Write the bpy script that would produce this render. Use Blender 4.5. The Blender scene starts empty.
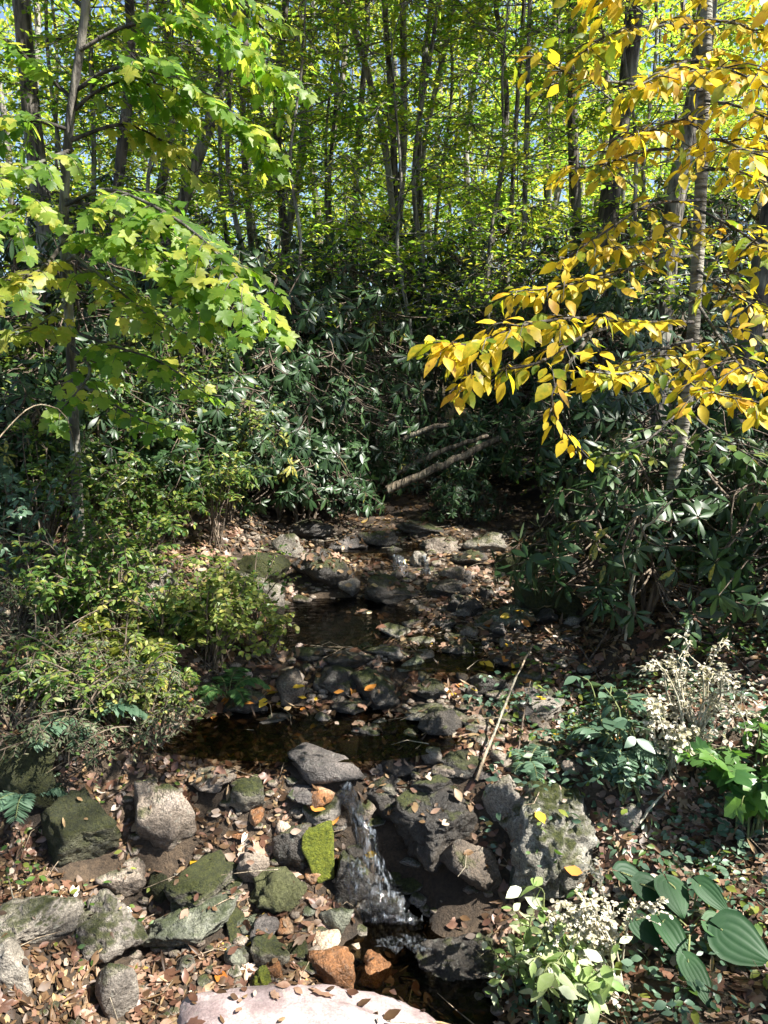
import bpy, bmesh, math, random
import numpy as np
from mathutils import Vector, Matrix, noise
from mathutils.bvhtree import BVHTree

R = np.random.default_rng(7)
random.seed(7)
scene = bpy.context.scene
col = scene.collection

# ------------------------------------------------------------------ camera
CAMZ, PITCH, F = 2.3, math.radians(9), 740.0
cp, sp = math.cos(PITCH), math.sin(PITCH)
cam_d = bpy.data.cameras.new('camera')
cam = bpy.data.objects.new('camera', cam_d); col.objects.link(cam)
cam.location = (0, 0, CAMZ); cam.rotation_euler = (math.radians(90) - PITCH, 0, 0)
cam_d.sensor_fit = 'VERTICAL'; cam_d.sensor_height = 36; cam_d.lens = 36 * F / 1024
cam_d.clip_end = 800; cam_d.clip_start = 0.05
scene.camera = cam

def ray(px, py):
    u, v = (px - 384) / F, (512 - py) / F
    return np.array([u, cp + v * sp, -sp + v * cp])
def at(px, py, y):
    d = ray(px, py); t = y / d[1]
    return np.array([0, 0, CAMZ]) + d * t
def project(P):
    P = np.asarray(P, float); x, y, z = P[..., 0], P[..., 1], P[..., 2] - CAMZ
    dep = np.maximum(y * cp - z * sp, 1e-3); v = y * sp + z * cp
    return 384 + F * x / dep, 512 - F * v / dep, dep

# ------------------------------------------------------------------ terrain
def smooth(a, b, x):
    t = np.clip((x - a) / (b - a), 0, 1); return t * t * (3 - 2 * t)
ZY = [-60, -3, 1.1, 1.6, 2.0, 2.35, 2.85, 3.02, 3.26, 3.6, 4.0, 4.16, 5.4, 5.8, 6.1, 6.9, 8, 10, 15, 30, 60, 150, 400]
ZZ = [.6, .72, .7, .35, .06, .0, .05, .16, .50, .58, .68, .77, .81, .92, 1.0, 1.1, 1.28, 1.55, 2.3, 4.4, 9, 16, 20]
def hgt(x, y):
    x = np.asarray(x, float); y = np.asarray(y, float)
    z = np.interp(y, ZY, ZZ)
    xl = np.interp(y, [1.5, 2.6, 3.2, 3.8, 4.6, 5.6, 6.5, 9], [-.9, -.95, -1.0, -1.0, -.85, -.85, -.95, -1.2])
    xr = np.interp(y, [1.5, 2.6, 3.2, 3.8, 4.6, 5.6, 6.5, 9], [.55, .55, .6, 1.1, 1.35, 1.6, 1.5, 1.4])
    a = np.maximum(xl - x, 0); b = np.maximum(x - xr, 0)
    near = smooth(1.2, 2.2, y)
    z = z + near * (.16 * smooth(0, .45, a) + .16 * np.minimum(a, 5) + .02 * a)
    z = z + near * (.14 * smooth(0, .5, b) + .20 * np.minimum(b, 5) + .02 * b)
    # bank hump with leaf litter at the back left
    z = z + .28 * np.exp(-((x + 1.75) / .6) ** 2 - ((y - 6.6) / .9) ** 2)
    # carved channel and pools
    def dip(cx, cy, rx, ry, d):
        return -d * np.exp(-(((x - cx) / rx) ** 2 + ((y - cy) / ry) ** 2) ** 2)
    z = z + dip(.12, 2.75, .34, .45, .13) + dip(.05, 3.1, .16, .25, .2)
    z = z + dip(-.45, 3.72, .62, .34, .07) + dip(-.30, 4.95, .55, .62, .12) + dip(.45, 4.35, .35, .3, .05)
    z = z + .022 * np.sin(5.1 * x + 1.7 * y) * np.sin(4.3 * y - 2.2 * x + 1) + .012 * np.sin(11 * x + 3) * np.sin(12.7 * y + 2 * x)
    return z
def hit(px, py, off=0.0):
    d = ray(px, py); o = np.array([0, 0, CAMZ])
    ts = np.linspace(1.5, 16, 2400)
    P = o + d * ts[:, None]
    k = np.argmax(P[:, 2] - off < hgt(P[:, 0], P[:, 1]))
    return P[k]

# ------------------------------------------------------------------ sun
SEL, SAZ = math.radians(50), math.radians(113)          # azimuth to the right of the view axis
S = np.array([math.sin(SAZ) * math.cos(SEL), math.cos(SAZ) * math.cos(SEL), math.sin(SEL)])

E1 = np.cross(S, [0, 0, 1.0]); E1 /= np.linalg.norm(E1); E2 = np.cross(E1, S)
CELL, NG = .07, 700
lit_grid = np.zeros((NG, NG), bool)
def cells(P):
    P = np.asarray(P, float)
    return np.clip((P @ E1 / CELL + NG / 2).astype(int), 0, NG - 1), np.clip((P @ E2 / CELL + NG / 2).astype(int), 0, NG - 1)
def mark(P, grow=0):
    """remember sight lines to the sun that the crowns overhead leave open"""
    i, j = cells(P)
    for a in range(-grow, grow + 1):
        for b in range(-grow, grow + 1):
            lit_grid[np.clip(i + a, 0, NG - 1), np.clip(j + b, 0, NG - 1)] = True
def open_to_sun(P):
    i, j = cells(P); return lit_grid[i, j]
# ------------------------------------------------------------------ materials
def new_mat(name):
    m = bpy.data.materials.new(name); m.use_nodes = True
    nt = m.node_tree; nt.nodes.clear()
    return m, nt, nt.nodes.new, nt.links.new
def ramp(nt, stops, interp='LINEAR'):
    n = nt.nodes.new('ShaderNodeValToRGB'); cr = n.color_ramp; cr.interpolation = interp
    while len(cr.elements) < len(stops): cr.elements.new(.5)
    for e, (p, c) in zip(cr.elements, stops):
        e.position = p; e.color = (*c, 1)
    return n
def leaf_mat(name, stops, rough=.45, trans=.4, boost=1.5, spec=.5, under=None, nscale=9, spots=0):
    m, nt, N, L = new_mat(name)
    a = N('ShaderNodeAttribute'); a.attribute_name = 'rnd'
    nz = N('ShaderNodeTexNoise'); nz.inputs['Scale'].default_value = nscale * 6; nz.inputs['Detail'].default_value = 3
    tc = N('ShaderNodeTexCoord'); L(tc.outputs['Object'], nz.inputs['Vector'])
    ad = N('ShaderNodeMath'); ad.operation = 'MULTIPLY_ADD'; L(nz.outputs['Fac'], ad.inputs[0]); ad.inputs[1].default_value = .36
    sb = N('ShaderNodeMath'); sb.operation = 'SUBTRACT'; L(a.outputs['Fac'], sb.inputs[0]); sb.inputs[1].default_value = .18
    L(sb.outputs[0], ad.inputs[2])
    rp = ramp(nt, stops); L(ad.outputs[0], rp.inputs['Fac'])
    c = rp.outputs['Color']
    b = N('ShaderNodeBsdfPrincipled'); b.inputs['Roughness'].default_value = rough
    b.inputs['Specular IOR Level'].default_value = spec
    if spots:
        n3 = N('ShaderNodeTexNoise'); n3.inputs['Scale'].default_value = 38; n3.inputs['Detail'].default_value = 5; L(tc.outputs['Object'], n3.inputs['Vector'])
        r3 = ramp(nt, [(.60, (0, 0, 0)), (.70, (spots, spots, spots))]); L(n3.outputs['Fac'], r3.inputs['Fac'])
        m3 = N('ShaderNodeMix'); m3.data_type = 'RGBA'; L(r3.outputs['Color'], m3.inputs['Factor']); L(c, m3.inputs['A']); m3.inputs['B'].default_value = (.16, .08, .02, 1)
        c = m3.outputs['Result']
    lc = c
    if under:
        g = N('ShaderNodeNewGeometry'); mx = N('ShaderNodeMix'); mx.data_type = 'RGBA'
        L(g.outputs['Backfacing'], mx.inputs['Factor']); L(c, mx.inputs['A']); mx.inputs['B'].default_value = (*under, 1)
        c = mx.outputs['Result']
    L(c, b.inputs['Base Color'])
    t = N('ShaderNodeBsdfTranslucent')
    mu = N('ShaderNodeVectorMath'); mu.operation = 'MULTIPLY'; L(lc, mu.inputs[0])
    mu.inputs[1].default_value = (boost * 1.1, boost * 1.15, boost * .7); L(mu.outputs[0], t.inputs['Color'])
    mixs = N('ShaderNodeMixShader'); mixs.inputs['Fac'].default_value = trans
    L(b.outputs[0], mixs.inputs[1]); L(t.outputs[0], mixs.inputs[2])
    o = N('ShaderNodeOutputMaterial'); L(mixs.outputs[0], o.inputs['Surface'])
    return m
def bark_mat(name, c1, c2, scale=8, bands=False, rough=.85, lich=.0):
    m, nt, N, L = new_mat(name)
    tc = N('ShaderNodeTexCoord'); mp = N('ShaderNodeMapping'); L(tc.outputs['Object'], mp.inputs['Vector'])
    mp.inputs['Scale'].default_value = (1, 1, 4.5) if bands else (1, 1, .18)
    nz = N('ShaderNodeTexNoise'); nz.inputs['Scale'].default_value = scale * 3; nz.inputs['Detail'].default_value = 6
    L(mp.outputs[0], nz.inputs['Vector'])
    rp = ramp(nt, [(.42, c1), (.58, c2)]); L(nz.outputs['Fac'], rp.inputs['Fac'])
    n2 = N('ShaderNodeTexNoise'); n2.inputs['Scale'].default_value = 3; n2.inputs['Detail'].default_value = 5; L(tc.outputs['Object'], n2.inputs['Vector'])
    r2 = ramp(nt, [(.5, (0, 0, 0)), (.66, (1, 1, 1))]); L(n2.outputs['Fac'], r2.inputs['Fac'])
    ml = N('ShaderNodeMath'); ml.operation = 'MULTIPLY'; L(r2.outputs['Color'], ml.inputs[0]); ml.inputs[1].default_value = lich
    mx = N('ShaderNodeMix'); mx.data_type = 'RGBA'; L(ml.outputs[0], mx.inputs['Factor']); L(rp.outputs['Color'], mx.inputs['A'])
    mx.inputs['B'].default_value = (.30, .32, .26, 1)
    b = N('ShaderNodeBsdfPrincipled'); b.inputs['Roughness'].default_value = rough
    L(mx.outputs['Result'], b.inputs['Base Color'])
    bp = N('ShaderNodeBump'); bp.inputs['Strength'].default_value = 1; bp.inputs['Distance'].default_value = .05
    L(nz.outputs['Fac'], bp.inputs['Height']); L(bp.outputs[0], b.inputs['Normal'])
    o = N('ShaderNodeOutputMaterial'); L(b.outputs[0], o.inputs['Surface'])
    return m
def rock_mat(name, c1, c2, c3, rough=.7, moss=.0, mosscol=((.045, .06, .014), (.15, .165, .035)), stripes=0, lichen=.25, mossup=True, bump=1.25, grain=1.0):
    """speckled stone; moss (0..1) grows as patches, mostly on surfaces that face up"""
    m, nt, N, L = new_mat(name)
    tc = N('ShaderNodeTexCoord'); oi = N('ShaderNodeObjectInfo')
    av = N('ShaderNodeVectorMath'); av.operation = 'MULTIPLY_ADD'
    L(oi.outputs['Random'], av.inputs[0]); av.inputs[1].default_value = (37, 19, 23); L(tc.outputs['Object'], av.inputs[2])
    V = av.outputs[0]
    def nzn(sc, det=6, rg=.6, vec=V):
        n = N('ShaderNodeTexNoise'); n.inputs['Scale'].default_value = sc; n.inputs['Detail'].default_value = det
        n.inputs['Roughness'].default_value = rg; L(vec, n.inputs['Vector']); return n.outputs['Fac']
    a = nzn(7); rp = ramp(nt, [(.34, c1), (.52, c2), (.68, c3)]); L(a, rp.inputs['Fac'])
    c = rp.outputs['Color']
    # fine grain and lichen specks
    g = nzn(110, 4, .7); gr = ramp(nt, [(.35, (.45, .44, .42)), (.68, (1.5, 1.45, 1.36))]); L(g, gr.inputs['Fac'])
    mg = N('ShaderNodeMix'); mg.data_type = 'RGBA'; mg.blend_type = 'MULTIPLY'; mg.inputs['Factor'].default_value = grain
    L(c, mg.inputs['A']); L(gr.outputs['Color'], mg.inputs['B']); c = mg.outputs['Result']
    l = nzn(26, 5, .65); lr = ramp(nt, [(.57, (0, 0, 0)), (.66, (1, 1, 1))]); L(l, lr.inputs['Fac'])
    lm = N('ShaderNodeMath'); lm.operation = 'MULTIPLY'; L(lr.outputs['Color'], lm.inputs[0]); lm.inputs[1].default_value = lichen
    ml = N('ShaderNodeMix'); ml.data_type = 'RGBA'; L(lm.outputs[0], ml.inputs['Factor']); L(c, ml.inputs['A']); ml.inputs['B'].default_value = (.34, .35, .29, 1)
    c = ml.outputs['Result']
    hsum = N('ShaderNodeMath'); hsum.operation = 'MULTIPLY_ADD'; L(g, hsum.inputs[0]); hsum.inputs[1].default_value = .25; L(nzn(20, 8, .65), hsum.inputs[2])
    h = hsum.outputs[0]
    if stripes:
        w = N('ShaderNodeTexWave'); w.inputs['Scale'].default_value = stripes; w.inputs['Distortion'].default_value = 6; w.inputs['Detail'].default_value = 4
        w.bands_direction = 'Z'; L(V, w.inputs['Vector'])
        hs = N('ShaderNodeMath'); hs.operation = 'MULTIPLY_ADD'; L(w.outputs['Fac'], hs.inputs[0]); hs.inputs[1].default_value = .8; L(h, hs.inputs[2]); h = hs.outputs[0]
    b = N('ShaderNodeBsdfPrincipled')
    rr = N('ShaderNodeMath'); rr.operation = 'MULTIPLY_ADD'; L(a, rr.inputs[0]); rr.inputs[1].default_value = .35; rr.inputs[2].default_value = rough - .17
    if moss > 0:
        ge = N('ShaderNodeNewGeometry'); sx = N('ShaderNodeSeparateXYZ'); L(ge.outputs['Normal'], sx.inputs[0])
        mn = nzn(4.5, 6, .65)
        s1 = N('ShaderNodeMath'); s1.operation = 'MULTIPLY_ADD'; L(sx.outputs['Z'], s1.inputs[0]); s1.inputs[1].default_value = .30 if mossup else .0; L(mn, s1.inputs[2])
        th = (.92 - .62 * moss) if mossup else (.85 - .62 * moss)
        mr = N('ShaderNodeMapRange'); mr.inputs['From Min'].default_value = th - .09; mr.inputs['From Max'].default_value = th + .09; L(s1.outputs[0], mr.inputs['Value'])
        mc = nzn(60, 4, .7); mcr = ramp(nt, [(.33, mosscol[0]), (.68, mosscol[1])]); L(mc, mcr.inputs['Fac'])
        mm = N('ShaderNodeMix'); mm.data_type = 'RGBA'; L(mr.outputs[0], mm.inputs['Factor']); L(c, mm.inputs['A']); L(mcr.outputs['Color'], mm.inputs['B'])
        c = mm.outputs['Result']
        hm = N('ShaderNodeMath'); hm.operation = 'MULTIPLY'; L(nzn(45, 5, .8), hm.inputs[0]); L(mr.outputs[0], hm.inputs[1])
        h2 = N('ShaderNodeMath'); h2.operation = 'MULTIPLY_ADD'; L(hm.outputs[0], h2.inputs[0]); h2.inputs[1].default_value = 2.2; L(h, h2.inputs[2]); h = h2.outputs[0]
        r2 = N('ShaderNodeMix'); L(mr.outputs[0], r2.inputs[0]); L(rr.outputs[0], r2.inputs[2]); r2.inputs[3].default_value = .95
        L(r2.outputs[0], b.inputs['Roughness'])
    else:
        L(rr.outputs[0], b.inputs['Roughness'])
    L(c, b.inputs['Base Color'])
    bp = N('ShaderNodeBump'); bp.inputs['Strength'].default_value = bump; bp.inputs['Distance'].default_value = .026
    L(h, bp.inputs['Height']); L(bp.outputs[0], b.inputs['Normal'])
    o = N('ShaderNodeOutputMaterial'); L(b.outputs[0], o.inputs['Surface'])
    return m

M = {}
# leaves
M['maple'] = leaf_mat('maple_leaf_green', [(0, (.06, .13, .022)), (.4, (.12, .21, .03)), (.75, (.23, .30, .045)), (1, (.40, .38, .07))], .45, .56, 2.0, .35)
M['maple_yellow'] = leaf_mat('maple_leaf_yellowing', [(0, (.11, .19, .03)), (.5, (.26, .30, .05)), (1, (.48, .40, .08))], .45, .56, 1.9, .35, spots=.6)
M['gold'] = leaf_mat('golden_leaf', [(0, (.10, .17, .02)), (.2, (.26, .27, .02)), (.35, (.54, .41, .03)), (.85, (.66, .48, .04)), (1, (.58, .32, .05))], .45, .5, 1.45, .35, spots=.8)
M['forest'] = leaf_mat('forest_leaf_green', [(0, (.08, .17, .025)), (.5, (.18, .28, .04)), (1, (.37, .38, .055))], .55, .58, 2.2, .3)
M['forest_yellow'] = leaf_mat('forest_leaf_yellowgreen', [(0, (.11, .21, .03)), (.5, (.23, .30, .04)), (1, (.48, .41, .06))], .55, .56, 1.9, .3)
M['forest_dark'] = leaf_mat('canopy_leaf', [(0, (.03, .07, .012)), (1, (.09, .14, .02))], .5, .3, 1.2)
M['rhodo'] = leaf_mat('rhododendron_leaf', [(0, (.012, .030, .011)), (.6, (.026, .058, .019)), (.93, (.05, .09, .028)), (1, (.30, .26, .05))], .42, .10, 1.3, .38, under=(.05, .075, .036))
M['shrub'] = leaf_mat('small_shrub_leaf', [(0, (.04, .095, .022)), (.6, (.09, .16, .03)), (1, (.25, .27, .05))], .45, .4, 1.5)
M['sunny'] = leaf_mat('yellowish_shrub_leaf', [(0, (.09, .15, .03)), (.6, (.20, .25, .05)), (1, (.40, .36, .10))], .5, .42, 1.4)  # yellowish leaf; on ferns its lighter tone is painted sunlight
M['fern'] = leaf_mat('fern_pinna', [(0, (.04, .11, .035)), (1, (.10, .19, .055))], .5, .35, 1.4)
M['bluegreen'] = leaf_mat('blue_green_leaf', [(0, (.045, .095, .055)), (1, (.12, .19, .12))], .4, .25, 1.3, .6)
M['broad'] = leaf_mat('broad_plant_leaf', [(0, (.035, .10, .03)), (1, (.10, .20, .035))], .4, .35, 1.4)
M['hosta'] = leaf_mat('ribbed_dark_leaf', [(0, (.014, .046, .018)), (1, (.04, .10, .03))], .55, .2, 1.3, .25)
M['pale'] = leaf_mat('pale_green_leaf', [(0, (.12, .22, .05)), (.5, (.30, .38, .14)), (1, (.62, .64, .48))], .45, .35, 1.3)  # light green leaf; the whitish end is sun glare put into the colour
M['cream'] = leaf_mat('dry_cream_leaf', [(0, (.26, .24, .12)), (.5, (.50, .45, .36)), (1, (.70, .66, .58))], .6, .3, 1.1)
M['brush'] = leaf_mat('grey_green_brush_leaf', [(0, (.03, .055, .02)), (.6, (.075, .105, .045)), (1, (.17, .16, .09))], .6, .25, 1.2)
M['litter'] = leaf_mat('fallen_leaf', [(0, (.025, .014, .008)), (.35, (.065, .036, .018)), (.6, (.13, .075, .036)), (.78, (.22, .145, .075)), (.93, (.34, .25, .14)), (1, (.46, .31, .05))], .5, .12, 1.1, .4)
M['litter_red'] = leaf_mat('fallen_leaf_reddish', [(0, (.06, .026, .015)), (.4, (.16, .08, .05)), (.7, (.32, .21, .145)), (.9, (.46, .36, .28)), (1, (.55, .46, .38))], .45, .15, 1.1, .5)  # reddish leaf; pale upper stops put sunlit tops into the colour
M['leaf_yellow'] = leaf_mat('fallen_leaf_yellow', [(0, (.5, .30, .02)), (1, (.66, .46, .05))], .45, .2, 1.1)
M['leaf_orange'] = leaf_mat('fallen_leaf_orange', [(0, (.40, .13, .02)), (1, (.55, .24, .05))], .45, .2, 1.1)
# bark
M['bark_grey'] = bark_mat('grey_forest_bark', (.04, .034, .028), (.19, .17, .14), 7, lich=.7)
M['bark_dark'] = bark_mat('dark_furrowed_bark', (.02, .016, .013), (.085, .07, .055), 7, lich=.35)
M['bark_pale'] = bark_mat('pale_smooth_bark', (.09, .08, .065), (.28, .26, .215), 5, lich=.8)
M['bark_birch'] = bark_mat('banded_birch_bark', (.085, .072, .056), (.25, .225, .18), 2.6, bands=True, lich=.4)
M['twig'] = bark_mat('brown_twig_bark', (.07, .05, .035), (.17, .13, .09), 10)
M['twig_pale'] = bark_mat('pale_bare_stem', (.28, .25, .17), (.48, .45, .34), 10)
M['twig_green'] = bark_mat('green_stem', (.10, .13, .04), (.20, .22, .08), 10)
M['logwood'] = bark_mat('damp_log_wood', (.05, .038, .026), (.19, .15, .10), 9, lich=.3)
M['deadwood'] = bark_mat('weathered_deadwood', (.13, .095, .06), (.32, .25, .17), 9, lich=.4)
# stone
M['grey'] = rock_mat('grey_speckled_stone', (.10, .088, .078), (.20, .18, .16), (.33, .305, .27), .72, .25)
M['pale'+'rock'] = rock_mat('pale_weathered_stone', (.15, .135, .115), (.26, .235, .20), (.40, .37, .33), .75, .25, lichen=.5)
M['tan'] = rock_mat('tan_blocky_stone', (.13, .105, .085), (.23, .19, .155), (.34, .29, .25), .7, .22, lichen=.3)
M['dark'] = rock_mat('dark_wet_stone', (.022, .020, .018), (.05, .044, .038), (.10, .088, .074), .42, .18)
M['darkdry'] = rock_mat('dark_grey_smooth_stone', (.05, .045, .043), (.10, .09, .086), (.19, .165, .155), .5, .0, lichen=.12)
M['mossy'] = rock_mat('half_mossy_stone', (.06, .055, .045), (.13, .12, .095), (.26, .235, .19), .75, .55)
M['olive'] = rock_mat('olive_mossy_stone', (.06, .06, .04), (.12, .12, .07), (.2, .19, .13), .8, .85, ((.035, .045, .012), (.105, .11, .026)))
M['moss'] = rock_mat('bright_moss_cushion', (.10, .12, .03), (.2, .22, .05), (.3, .3, .1), .9, 1.25, ((.12, .17, .012), (.42, .46, .035)))
M['shaggy'] = rock_mat('shaggy_pale_moss', (.10, .10, .06), (.2, .2, .12), (.3, .29, .2), .9, 1.2, ((.10, .11, .035), (.30, .31, .13)))
M['greengrey'] = rock_mat('green_grey_stone', (.09, .10, .075), (.17, .18, .14), (.28, .27, .23), .75, .22, ((.06, .085, .03), (.14, .17, .06)))
M['rust'] = rock_mat('rust_orange_stone', (.13, .06, .025), (.27, .125, .05), (.46, .33, .22), .45, .0, lichen=.15)
M['creamrock'] = rock_mat('cream_pebble', (.34, .22, .12), (.52, .43, .34), (.66, .60, .53), .45, .0, lichen=.1)
M['ridged'] = rock_mat('ridged_pale_stone', (.12, .115, .095), (.23, .22, .19), (.38, .37, .34), .7, .42, lichen=.6, bump=1.2)
M['striped'] = rock_mat('banded_dark_stone', (.045, .045, .035), (.09, .085, .07), (.17, .16, .13), .6, .2, bump=1.2)
M['clean'] = rock_mat('bare_grey_brown_stone', (.12, .105, .09), (.2, .18, .16), (.31, .285, .26), .7, .0, lichen=.3)
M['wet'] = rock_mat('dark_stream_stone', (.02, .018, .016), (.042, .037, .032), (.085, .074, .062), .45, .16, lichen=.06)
M['wetbrown'] = rock_mat('brown_stream_stone', (.06, .048, .038), (.115, .092, .072), (.2, .165, .13), .6, .15, lichen=.2)
M['pink'] = rock_mat('smooth_reddish_slab', (.21, .16, .16), (.31, .25, .25), (.44, .38, .385), .42, .0, lichen=.35, bump=.45, grain=.45)

def ground_material():
    m, nt, N, L = new_mat('forest_soil')
    tc = N('ShaderNodeTexCoord')
    n1 = N('ShaderNodeTexNoise'); n1.inputs['Scale'].default_value = 3; n1.inputs['Detail'].default_value = 9; n1.inputs['Roughness'].default_value = .7
    L(tc.outputs['Object'], n1.inputs['Vector'])
    r1 = ramp(nt, [(.32, (.020, .014, .009)), (.5, (.055, .037, .022)), (.68, (.11, .075, .045))]); L(n1.outputs['Fac'], r1.inputs['Fac'])
    v = N('ShaderNodeTexNoise'); v.inputs['Scale'].default_value = 55; v.inputs['Detail'].default_value = 6; v.inputs['Roughness'].default_value = .75; L(tc.outputs['Object'], v.inputs['Vector'])
    hs = N('ShaderNodeHueSaturation'); L(r1.outputs['Color'], hs.inputs['Color'])
    sx = N('ShaderNodeSeparateColor'); L(v.outputs['Color'], sx.inputs[0])
    mr = N('ShaderNodeMapRange'); L(sx.outputs[0], mr.inputs['Value']); mr.inputs['From Min'].default_value = .3; mr.inputs['From Max'].default_value = .7; mr.inputs['To Min'].default_value = .4; mr.inputs['To Max'].default_value = 1.8
    L(mr.outputs[0], hs.inputs['Value'])
    b = N('ShaderNodeBsdfPrincipled'); b.inputs['Roughness'].default_value = .8
    L(hs.outputs['Color'], b.inputs['Base Color'])
    bp = N('ShaderNodeBump'); bp.inputs['Strength'].default_value = .9; bp.inputs['Distance'].default_value = .04
    ad = N('ShaderNodeMath'); ad.operation = 'ADD'; L(n1.outputs['Fac'], ad.inputs[0]); L(v.outputs['Fac'], ad.inputs[1])
    L(ad.outputs[0], bp.inputs['Height']); L(bp.outputs[0], b.inputs['Normal'])
    o = N('ShaderNodeOutputMaterial'); L(b.outputs[0], o.inputs['Surface']); return m
def water_material():
    m, nt, N, L = new_mat('clear_brown_stream_water')
    tc = N('ShaderNodeTexCoord'); mp = N('ShaderNodeMapping'); mp.inputs['Scale'].default_value = (1, 2.2, 1); L(tc.outputs['Object'], mp.inputs['Vector'])
    n = N('ShaderNodeTexNoise'); n.inputs['Scale'].default_value = 9; n.inputs['Detail'].default_value = 4; L(mp.outputs[0], n.inputs['Vector'])
    bp = N('ShaderNodeBump'); bp.inputs['Strength'].default_value = .35; bp.inputs['Distance'].default_value = .03; L(n.outputs['Fac'], bp.inputs['Height'])
    g = N('ShaderNodeBsdfGlossy'); g.inputs['Roughness'].default_value = .04; L(bp.outputs[0], g.inputs['Normal'])
    t = N('ShaderNodeBsdfTransparent'); t.inputs['Color'].default_value = (.22, .195, .145, 1)
    f = N('ShaderNodeFresnel'); f.inputs['IOR'].default_value = 1.33; L(bp.outputs[0], f.inputs['Normal'])
    mx = N('ShaderNodeMixShader'); L(f.outputs[0], mx.inputs['Fac']); L(t.outputs[0], mx.inputs[1]); L(g.outputs[0], mx.inputs[2])
    o = N('ShaderNodeOutputMaterial'); L(mx.outputs[0], o.inputs['Surface']); return m
def foam_material():
    m, nt, N, L = new_mat('falling_water')
    tc = N('ShaderNodeTexCoord'); mp = N('ShaderNodeMapping'); mp.inputs['Scale'].default_value = (2.2, 1.0, .45); L(tc.outputs['Object'], mp.inputs['Vector'])
    n = N('ShaderNodeTexNoise'); n.inputs['Scale'].default_value = 26; n.inputs['Detail'].default_value = 6; n.inputs['Roughness'].default_value = .7; L(mp.outputs[0], n.inputs['Vector'])
    r = ramp(nt, [(.51, (.0, .0, .0)), (.80, (.65, .65, .65))]); L(n.outputs['Fac'], r.inputs['Fac'])
    b = N('ShaderNodeBsdfPrincipled'); b.inputs['Base Color'].default_value = (.62, .70, .80, 1); b.inputs['Roughness'].default_value = .2
    bp = N('ShaderNodeBump'); bp.inputs['Strength'].default_value = 1; bp.inputs['Distance'].default_value = .03; L(n.outputs['Fac'], bp.inputs['Height']); L(bp.outputs[0], b.inputs['Normal'])
    g = N('ShaderNodeBsdfGlossy'); g.inputs['Roughness'].default_value = .08; L(bp.outputs[0], g.inputs['Normal'])
    t = N('ShaderNodeBsdfTransparent'); t.inputs['Color'].default_value = (.75, .75, .74, 1)
    m1 = N('ShaderNodeMixShader'); m1.inputs['Fac'].default_value = .12; L(t.outputs[0], m1.inputs[1]); L(g.outputs[0], m1.inputs[2])
    m2 = N('ShaderNodeMixShader'); L(r.outputs['Color'], m2.inputs['Fac']); L(m1.outputs[0], m2.inputs[1]); L(b.outputs[0], m2.inputs[2])
    o = N('ShaderNodeOutputMaterial'); L(m2.outputs[0], o.inputs['Surface']); return m
M['soil'] = ground_material(); M['water'] = water_material(); M['foam'] = foam_material()

# ------------------------------------------------------------------ mesh builders
def mesh_obj(name, V, faces_flat, loop_tot, mat, parent=None, rnd=None, smooth_=True):
    me = bpy.data.meshes.new(name)
    V = np.asarray(V, np.float32); nv = len(V)
    me.vertices.add(nv); me.vertices.foreach_set('co', V.ravel())
    lt = np.asarray(loop_tot, np.int32); nl = int(lt.sum())
    me.loops.add(nl); me.loops.foreach_set('vertex_index', np.asarray(faces_flat, np.int32))
    me.polygons.add(len(lt)); st = np.zeros(len(lt), np.int32); st[1:] = np.cumsum(lt)[:-1]
    me.polygons.foreach_set('loop_start', st); me.polygons.foreach_set('loop_total', lt)
    me.polygons.foreach_set('use_smooth', np.full(len(lt), smooth_, bool))
    if rnd is not None:
        a = me.attributes.new('rnd', 'FLOAT', 'POINT'); a.data.foreach_set('value', np.asarray(rnd, np.float32))
    me.update(calc_edges=True)
    for m_ in (mat if isinstance(mat, (list, tuple)) else [mat]): me.materials.append(m_)
    o = bpy.data.objects.new(name, me); col.objects.link(o)
    if parent is not None: o.parent = parent
    return o
class MB:
    """collects tubes into one mesh"""
    def __init__(s): s.v = []; s.f = []; s.n = 0
    def tube(s, pts, rad, sides=6, wob=0):
        pts = np.asarray(pts, float); n = len(pts); rad = np.asarray(rad, float) * np.ones(n)
        t = np.gradient(pts, axis=0); t /= np.linalg.norm(t, axis=1)[:, None] + 1e-9
        ref = np.array([1, 0, 0]) if abs(t[:, 0]).mean() < .8 else np.array([0, 1, 0])
        a = np.cross(t, ref); a /= np.linalg.norm(a, axis=1)[:, None] + 1e-9; b = np.cross(t, a)
        an = np.linspace(0, 2 * np.pi, sides, endpoint=False)
        r = rad[:, None] * (1 + (wob * R.standard_normal((n, sides)) if wob else 0))
        ring = pts[:, None, :] + (a[:, None, :] * np.cos(an)[None, :, None] + b[:, None, :] * np.sin(an)[None, :, None]) * (r[..., None] if wob else rad[:, None, None])
        i = np.arange(n - 1)[:, None] * sides; j = np.arange(sides)[None, :]; j2 = (j + 1) % sides
        q = np.stack([i + j, i + j2, i + sides + j2, i + sides + j], -1).reshape(-1, 4) + s.n
        s.v.append(ring.reshape(-1, 3)); s.f.append(q); s.n += n * sides
        # end cap point
        s.v.append(pts[-1:] + t[-1:] * rad[-1] * .6); k = s.n; s.n += 1
        base = k - sides; tri = np.array([[base + q_, base + (q_ + 1) % sides, k, k] for q_ in range(sides)])
        s.f.append(tri)
    def build(s, name, mat, parent=None, origin=None):
        V = np.concatenate(s.v); Q = np.concatenate(s.f)
        if origin is not None: V = V - origin
        tri = Q[:, 2] == Q[:, 3]
        flat = np.concatenate([Q[~tri].ravel(), Q[tri][:, :3].ravel()])
        lt = np.concatenate([np.full((~tri).sum(), 4), np.full(tri.sum(), 3)])
        return mesh_obj(name, V, flat, lt, mat, parent)
def nrm(a): return a / (np.linalg.norm(a, axis=-1, keepdims=True) + 1e-9)

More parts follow.
